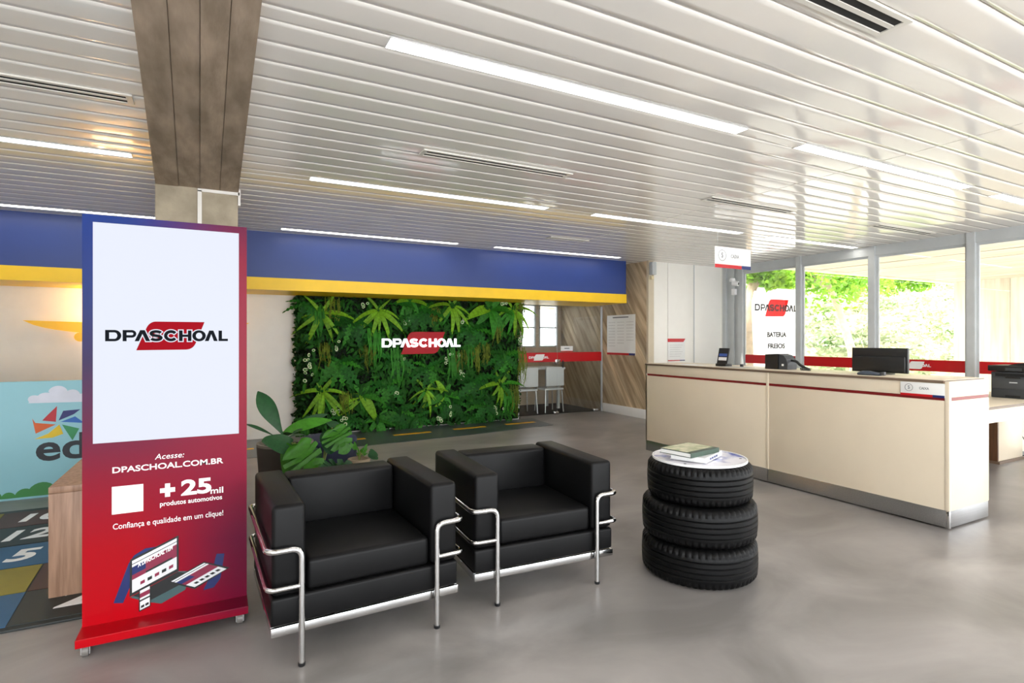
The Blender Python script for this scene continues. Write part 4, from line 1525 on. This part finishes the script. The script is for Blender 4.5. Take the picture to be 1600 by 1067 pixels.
def wall_plant(x, z, kind, size, bright=0):
    c = link('fern', crown, gw, loc=(x, GY - .03, z), rot=(R(90), 0, 0))
    if kind == 'strap':
        n, ms = 10, FR_STRAP
        angs = [222 + 96 * k / 6 for k in range(7)] + [190, 350, 125, 50]
    elif kind == 'dark':
        n, ms = 9, FR_DARK
        angs = [200 + 140 * k / 6 for k in range(7)] + [165, 20]
    else:
        n, ms = 7, FR_BROAD
        angs = [195, 230, 265, 300, 340, 130, 55]
    for a in angs:
        a = R(a + gr_.uniform(-12, 12))
        out = gr_.uniform(.45, .8)
        L = size * gr_.uniform(.85, 1.3)
        d = Vector((math.cos(a), 0, math.sin(a)))
        if d.z > .3:
            L *= .75
        base = Vector((x, GY - .05, z))
        tip = base + d * L + Vector((0, -out * L * .35, 0))
        nrm = Vector((0, -1, .25)) if abs(d.x) < .9 else Vector((0, -.8, .6))
        m, LL = leaf_frame(base, tip, nrm)
        me = ms[1 if gr_.random() < bright else 0] if kind != 'strap' else ms[0 if gr_.random() < bright else 1]
        o = link('frond', me, c)
        o.matrix_parent_inverse = (Matrix.Translation((x, GY - .03, z)) @ Matrix.Rotation(R(90), 4, 'X')).inverted()
        o.matrix_basis = m @ Matrix.Diagonal((LL, LL * gr_.uniform(.8, 1.2), LL, 1))
def g(px, py):       # positions read off the photograph, on the wall plane
    u = (px - 800) / 869.0
    yaw = R(YAW)
    dx, dy = math.sin(yaw) + u * math.cos(yaw), math.cos(yaw) - u * math.sin(yaw)
    t = (GY - .05) / dy
    return dx * t, CAM_H + (529 - py) / 869.0 * t
for px, py, kind, s, br in [
        (502, 490, 'strap', .42, .9), (591, 485, 'strap', .40, 1), (503, 611, 'strap', .40, .9), (705, 478, 'strap', .40, .9), (800, 482, 'strap', .42, .5),
        (665, 609, 'strap', .36, .8), (781, 600, 'strap', .38, .8),
        (551, 501, 'dark', .42, .35), (530, 565, 'dark', .40, .45), (565, 617, 'broad', .36, .45), (605, 600, 'dark', .36, .4), (622, 640, 'dark', .34, .2),
        (653, 482, 'dark', .42, .2), (737, 512, 'dark', .40, .3), (766, 482, 'broad', .42, .2), (667, 573, 'dark', .38, .4), (788, 553, 'dark', .38, .3),
        (693, 616, 'broad', .32, .6), (741, 592, 'dark', .40, .2), (705, 626, 'dark', .36, .2), (620, 560, 'dark', .36, .1), (640, 470, 'broad', .30, .4),
        (480, 475, 'dark', .30, .1), (756, 630, 'dark', .34, .1), (540, 655, 'dark', .28, .1), (590, 655, 'broad', .28, .1), (650, 650, 'dark', .28, .1), (735, 650, 'dark', .26, .1)]:
    x, z = g(px, py)
    wall_plant(x, z, kind, s, br)
# hanging tresses
tress_me = {}
def tress(x, z, L, mt_, seed, wd=.10):
    rr = random.Random(seed)
    b = MB()
    for _ in range(16):
        x0 = rr.gauss(0, wd * .5)
        LL = L * rr.uniform(.35, 1.1)
        zt = rr.uniform(-.12, .06) * L
        y0 = -.05 - rr.random() * .05
        w_ = .006 if mt_ is M_leaf_olive else .011
        pts = [(x0 + .02 * math.sin(k * 1.3 + x0 * 40) * k / 6, y0 - .04 * math.sin(PI * k / 6), zt - LL * k / 6) for k in range(7)]
        v, f = [], []
        for k, p in enumerate(pts):
            ww = w_ * (1 if k < 6 else .2)
            v += [(p[0] - ww, p[1], p[2]), (p[0] + ww, p[1] - .004, p[2])]
        f = [(2 * k, 2 * k + 1, 2 * k + 3, 2 * k + 2) for k in range(6)]
        b.raw(v, f)
        if mt_ is M_leaf_olive:
            for k in range(14):
                t = rr.random()
                c = Vector((x0 + rr.gauss(0, .014), y0 - .03, zt - LL * t))
                b.raw([tuple(c + Vector((rr.uniform(-.016, .016), rr.uniform(-.008, .008), rr.uniform(-.016, .016)))) for _ in range(3)], [(0, 1, 2)])
    b.build('hanging_tress', mt_, gw, loc=(x, GY, z))
for i, (px, py, L, o) in enumerate([(517, 465, .42, 1), (506, 536, .34, 1), (572, 540, .36, 1), (584, 515, .5, 0), (618, 545, .62, 0), (540, 612, .34, 1), (676, 478, .30, 1), (743, 540, .42, 1),
                                    (758, 535, .36, 1), (775, 505, .34, 1), (804, 600, .5, 1), (705, 545, .55, 0), (718, 548, .34, 1), (495, 480, .5, 0), (792, 610, .42, 0), (648, 520, .4, 0), (730, 540, .4, 0), (812, 470, .6, 1), (812, 545, .6, 1)]):
    x, z = g(px, py)
    tress(min(x, GX1 - .02), z, L, M_leaf_olive if o else M_leaf_mid, i)
# variegated rosettes: pale ringed leaves
def ring_leaf():
    b = MB()
    out = [(math.cos(2 * PI * k / 12), .85 * math.sin(2 * PI * k / 12)) for k in range(12)]
    v = [(x, 0.0, z) for x, z in out] + [(x * .55, -.1, z * .55) for x, z in out] + [(0, -.02, 0)]
    f1 = [(k, (k + 1) % 12, 12 + (k + 1) % 12, 12 + k) for k in range(12)]
    f2 = [(12 + k, 12 + (k + 1) % 12, 24) for k in range(12)]
    b.raw(v, f1 + f2)
    b.bm.faces.ensure_lookup_table()
    for k, fc in enumerate(b.bm.faces):
        fc.material_index = 0 if k < 12 else 1
    return b.mesh('variegated_leaf', [M_leaf_pale, M_leaf_mid])
RL = ring_leaf()
rv = random.Random(9)
for px, py, n, sx_, sz_ in [(481, 573, 13, 9, 32), (521, 634, 7, 9, 12), (536, 657, 6, 7, 8), (633, 501, 5, 4, 9), (567, 478, 4, 4, 6), (525, 540, 5, 3, 8), (697, 562, 5, 5, 5), (720, 588, 5, 4, 7),
                            (777, 638, 5, 5, 7), (701, 640, 5, 4, 8), (684, 654, 6, 9, 4), (722, 503, 3, 4, 5), (628, 560, 4, 4, 6), (620, 615, 3, 4, 5), (712, 555, 3, 4, 4), (786, 474, 3, 6, 4), (812, 530, 5, 3, 20)]:
    for k in range(n):
        x, z = g(px + rv.gauss(0, sx_ * .6), py + rv.gauss(0, sz_ * .6))
        o = link('variegated_leaf', RL, gw, loc=(min(max(x, GX0), GX1), GY - .085 - rv.random() * .03, min(max(z, .05), GZ1 - .04)), rot=(rv.uniform(-.5, .3), rv.uniform(0, 6), rv.uniform(-.5, .5)))
        s = rv.uniform(.020, .032)
        o.scale = (s, s, s)

# illuminated sign on the plant wall
ls = thing('illuminated_sign', 'illuminated white letters over a red flag on the plant wall', 'sign', (0, GY - .20, 0))
M_glow = mat('sign_letter_glow', '#ffffff', vary=0, emit=1.5, ecol='#f3f7ff')
M_flag = mat('flag_acrylic', '#ad1520', rough=.45, spec=.2, vary=.02)
logo(ls, 2.155, 3.415, 1.335, 0, M_glow, M_flag, .010, .02, gap=.003)
for x in (2.5, 3.05):
    MB().tube([(x, .0, 1.33), (x, .21, 1.33)], .012, 8).build('standoff', M_steel, ls)

# ---------------------------------------------------------------- potted plants behind the armchair
def pot(name, label, x, y, r0, r1, h, m, rim):
    t = thing(name, label, 'potted plant', (x, y, 0), 0, 'potted plants behind the armchair')
    MB().lathe([(r0 * .9, 0), (r0, .01), (r1, h - .02), (r1, h), (r1 - .018, h), (r1 - .022, h - .035)], 48, mi=[0, 0, 1, 1, 1], cap1=False).build('pot', [m, rim], t, smooth=40)
    MB().lathe([(r1 - .02, h - .045), (r1 * .5, h - .035), (0.004, h - .03)], 32).build('soil', M_soil, t, smooth=60)
    return t
L_PADDLE = leaf_mesh(blade(1, .30, (.0, -.10), 16, .18, 1.7), M_leaf_house, 'leaf')
L_PADDLE2 = leaf_mesh(blade(1, .34, (.12, -.30), 14, .15, 1.0), M_leaf_house2, 'leaf')
L_MONST = leaf_mesh(heart_leaf(1), M_leaf_house, 'leaf')
L_MONST2 = leaf_mesh(heart_leaf(1), M_leaf_house2, 'leaf')
L_HEART = leaf_mesh(heart_leaf(0), M_leaf_house, 'leaf')
L_HEART2 = leaf_mesh(heart_leaf(0), M_leaf_house2, 'leaf')
def at(px, py, Y):
    u = (px - 800) / 869.0
    yaw = R(YAW)
    dx, dy = math.sin(yaw) + u * math.cos(yaw), math.cos(yaw) - u * math.sin(yaw)
    t = Y / dy
    return Vector((dx * t, Y, CAM_H + (529 - py) / 869.0 * t))
def add_leaf(t, me, base, tip, normal, wide=1.0, stem=None):
    m, L = leaf_frame(base, tip, normal)
    o = link('leaf', me, t)
    off = Matrix.Translation(t.location).inverted()
    o.matrix_local = off @ m @ Matrix.Diagonal((L, L * wide, L, 1))
    if stem is not None:
        s = Vector(stem)
        midp = (s + Vector(base)) / 2 + Vector((0, 0, .05))
        MB().tube([off @ s, off @ midp, off @ Vector(base)], .006, 6).build('stem', M_stem, t, smooth=True)
    return o
PY = 4.62
pc = at(446, 690, PY)
p1 = pot('potted_bromeliad', 'broad-leaved plant in a large dark pot behind the left armchair', pc.x, PY, .165, .205, pc.z, M_pot, M_pot_rim)
c0 = Vector((pc.x, PY, pc.z - .01))
cam_n = Vector((-.1, -1, .25))
add_leaf(p1, L_PADDLE, at(444, 683, PY), at(403, 611, PY + .05), cam_n, 1.05)
add_leaf(p1, L_PADDLE2, at(442, 676, PY), at(514, 650, PY - .12), Vector((0, -.75, .7)), .85)
add_leaf(p1, L_PADDLE, at(440, 676, PY + .05), at(512, 641, PY + .2), Vector((0, -.5, .8)), .6)
add_leaf(p1, L_PADDLE, at(434, 684, PY), at(386, 659, PY - .05), Vector((-.2, -.5, .85)), .5)
add_leaf(p1, L_PADDLE, at(445, 684, PY), at(470, 668, PY - .15), Vector((0, -.6, .8)), .9)
add_leaf(p1, L_PADDLE, at(440, 684, PY - .02), at(455, 672, PY - .2), Vector((.3, -.6, .7)), .9)
add_leaf(p1, L_PADDLE, at(446, 684, PY + .05), at(478, 675, PY + .2), Vector((0, -.3, 1)), .8)

PY2 = 4.42
pc2 = at(505, 735, PY2 + .2)
p2 = pot('potted_monstera', 'monstera with split leaves spilling between the pots', pc2.x - .02, PY2 + .2, .12, .145, pc2.z, M_pot, M_pot_rim)
s0 = Vector((pc2.x - .02, PY2 + .2, pc2.z - .03))
add_leaf(p2, L_HEART2, at(456, 692, PY2 - .12), at(449, 742, PY2 - .20), Vector((-.3, -1, .1)), .62, s0)
add_leaf(p2, L_MONST2, at(460, 692, PY2 - .14), at(502, 742, PY2 - .22), Vector((.25, -1, .5)), 1.0, s0)
add_leaf(p2, L_HEART, at(458, 694, PY2 - .1), at(421, 684, PY2 - .16), Vector((0, -.7, .7)), .9, s0)
add_leaf(p2, L_MONST2, at(519, 668, PY2 + .1), at(541, 700, PY2), Vector((0, -1, .5)), 1.2, s0)
add_leaf(p2, L_HEART, at(516, 672, PY2 + .1), at(514, 704, PY2 + .05), Vector((-.4, -1, .1)), 1.0, s0)
add_leaf(p2, L_MONST, at(500, 744, PY2 - .2), at(552, 724, PY2 - .12), Vector((0, -1, .5)), .8, s0)
add_leaf(p2, L_HEART, at(528, 665, PY2 + .3), at(512, 655, PY2 + .35), Vector((0, -.6, .8)), .8, s0)
add_leaf(p2, L_MONST, at(470, 700, PY2 + .05), at(495, 705, PY2 - .1), Vector((.2, -.8, .7)), .9, s0)
add_leaf(p2, L_HEART, at(548, 728, PY2), at(556, 742, PY2 - .03), Vector((0, -1, .2)), .9, s0)

PY3 = 4.95
pc3 = at(561, 716, PY3)
p3 = pot('potted_herb', 'small bright green plant in a tan pot behind the left armchair', pc3.x, PY3, .07, .095, pc3.z, M_pot_tan, M_pot_tan)
s3 = Vector((pc3.x, PY3, pc3.z - .02))
rz_ = random.Random(2)
for k in range(16):
    tip = at(561 + rz_.uniform(-14, 14), 698 + rz_.uniform(-8, 10), PY3 + rz_.uniform(-.05, .05))
    base = s3 + (tip - s3) * .55
    add_leaf(p3, L_PADDLE2, base, tip, Vector((rz_.uniform(-.5, .5), -.6, .8)), 1.0, s3 if k % 2 == 0 else None)
for k in range(6):
    base = at(575 + rz_.uniform(-3, 4), 705 + rz_.uniform(-3, 8), PY3 - .03)
    add_leaf(p3, L_HEART, base, base + Vector((.06, -.02, -.03)), Vector((.3, -.8, .5)), .9)

# navy pouf
pf = thing('round_pouf', 'round navy blue pouf behind the potted plants', 'pouf', (at(513, 680, 5.6).x, 5.6, 0))
MB().lathe([(.24, .02), (.262, .05), (.265, .36), (.262, .40)], 48).build('body', M_pouf, pf, smooth=50)
MB().lathe([(.262, .401), (.268, .415), (.262, .44), (.22, .455), (.0, .46)], 48, cap1=False).build('seat_pad', mat('navy_pad', '#222c4c', rough=.7, vary=.1), pf, smooth=50)
for k in range(4):
    a = R(45 + 90 * k)
    MB().lathe([(.02, 0), (.02, .02)], 10, cx=.18 * math.cos(a), cy=.18 * math.sin(a)).build('foot', M_black, pf)

# ---------------------------------------------------------------- meeting room furniture
mtb = thing('meeting_table', 'white meeting table seen through the glass door', 'table', (0, 0, 0))
box('table_top', M_text_white, 4.75, 6.15, 9.35, 9.95, .79, .83, mtb, bevel=.004)
for x in (4.85, 6.02):
    for y in (9.42, 9.86):
        box('leg', M_alu, x - .025, x + .025, y - .025, y + .025, .006, .79, mtb)
def chair2(label, x, y):
    t = thing('office_chair', label, 'chair', (x, y, .006), 0, 'white chairs in the meeting room')
    box('seat', M_text_white, -.21, .21, -.2, .2, .42, .46, t, bevel=.015)
    box('backrest', M_text_white, -.20, .20, -.23, -.20, .50, .86, t, bevel=.012)
    for a in (-.18, .18):
        for b in (-.17, .17):
            MB().tube([(a, b, .42), (a * 1.12, b * 1.15, 0)], .012, 8).build('leg', M_steel, t, smooth=True)
        MB().tube([(a, -.17, .42), (a, -.215, .55)], .01, 8).build('back_support', M_steel, t, smooth=True)
chair2('white chair at the meeting table beside the plant wall', 5.05, 9.12)
chair2('white chair at the meeting table nearer the door lock', 5.62, 9.12)
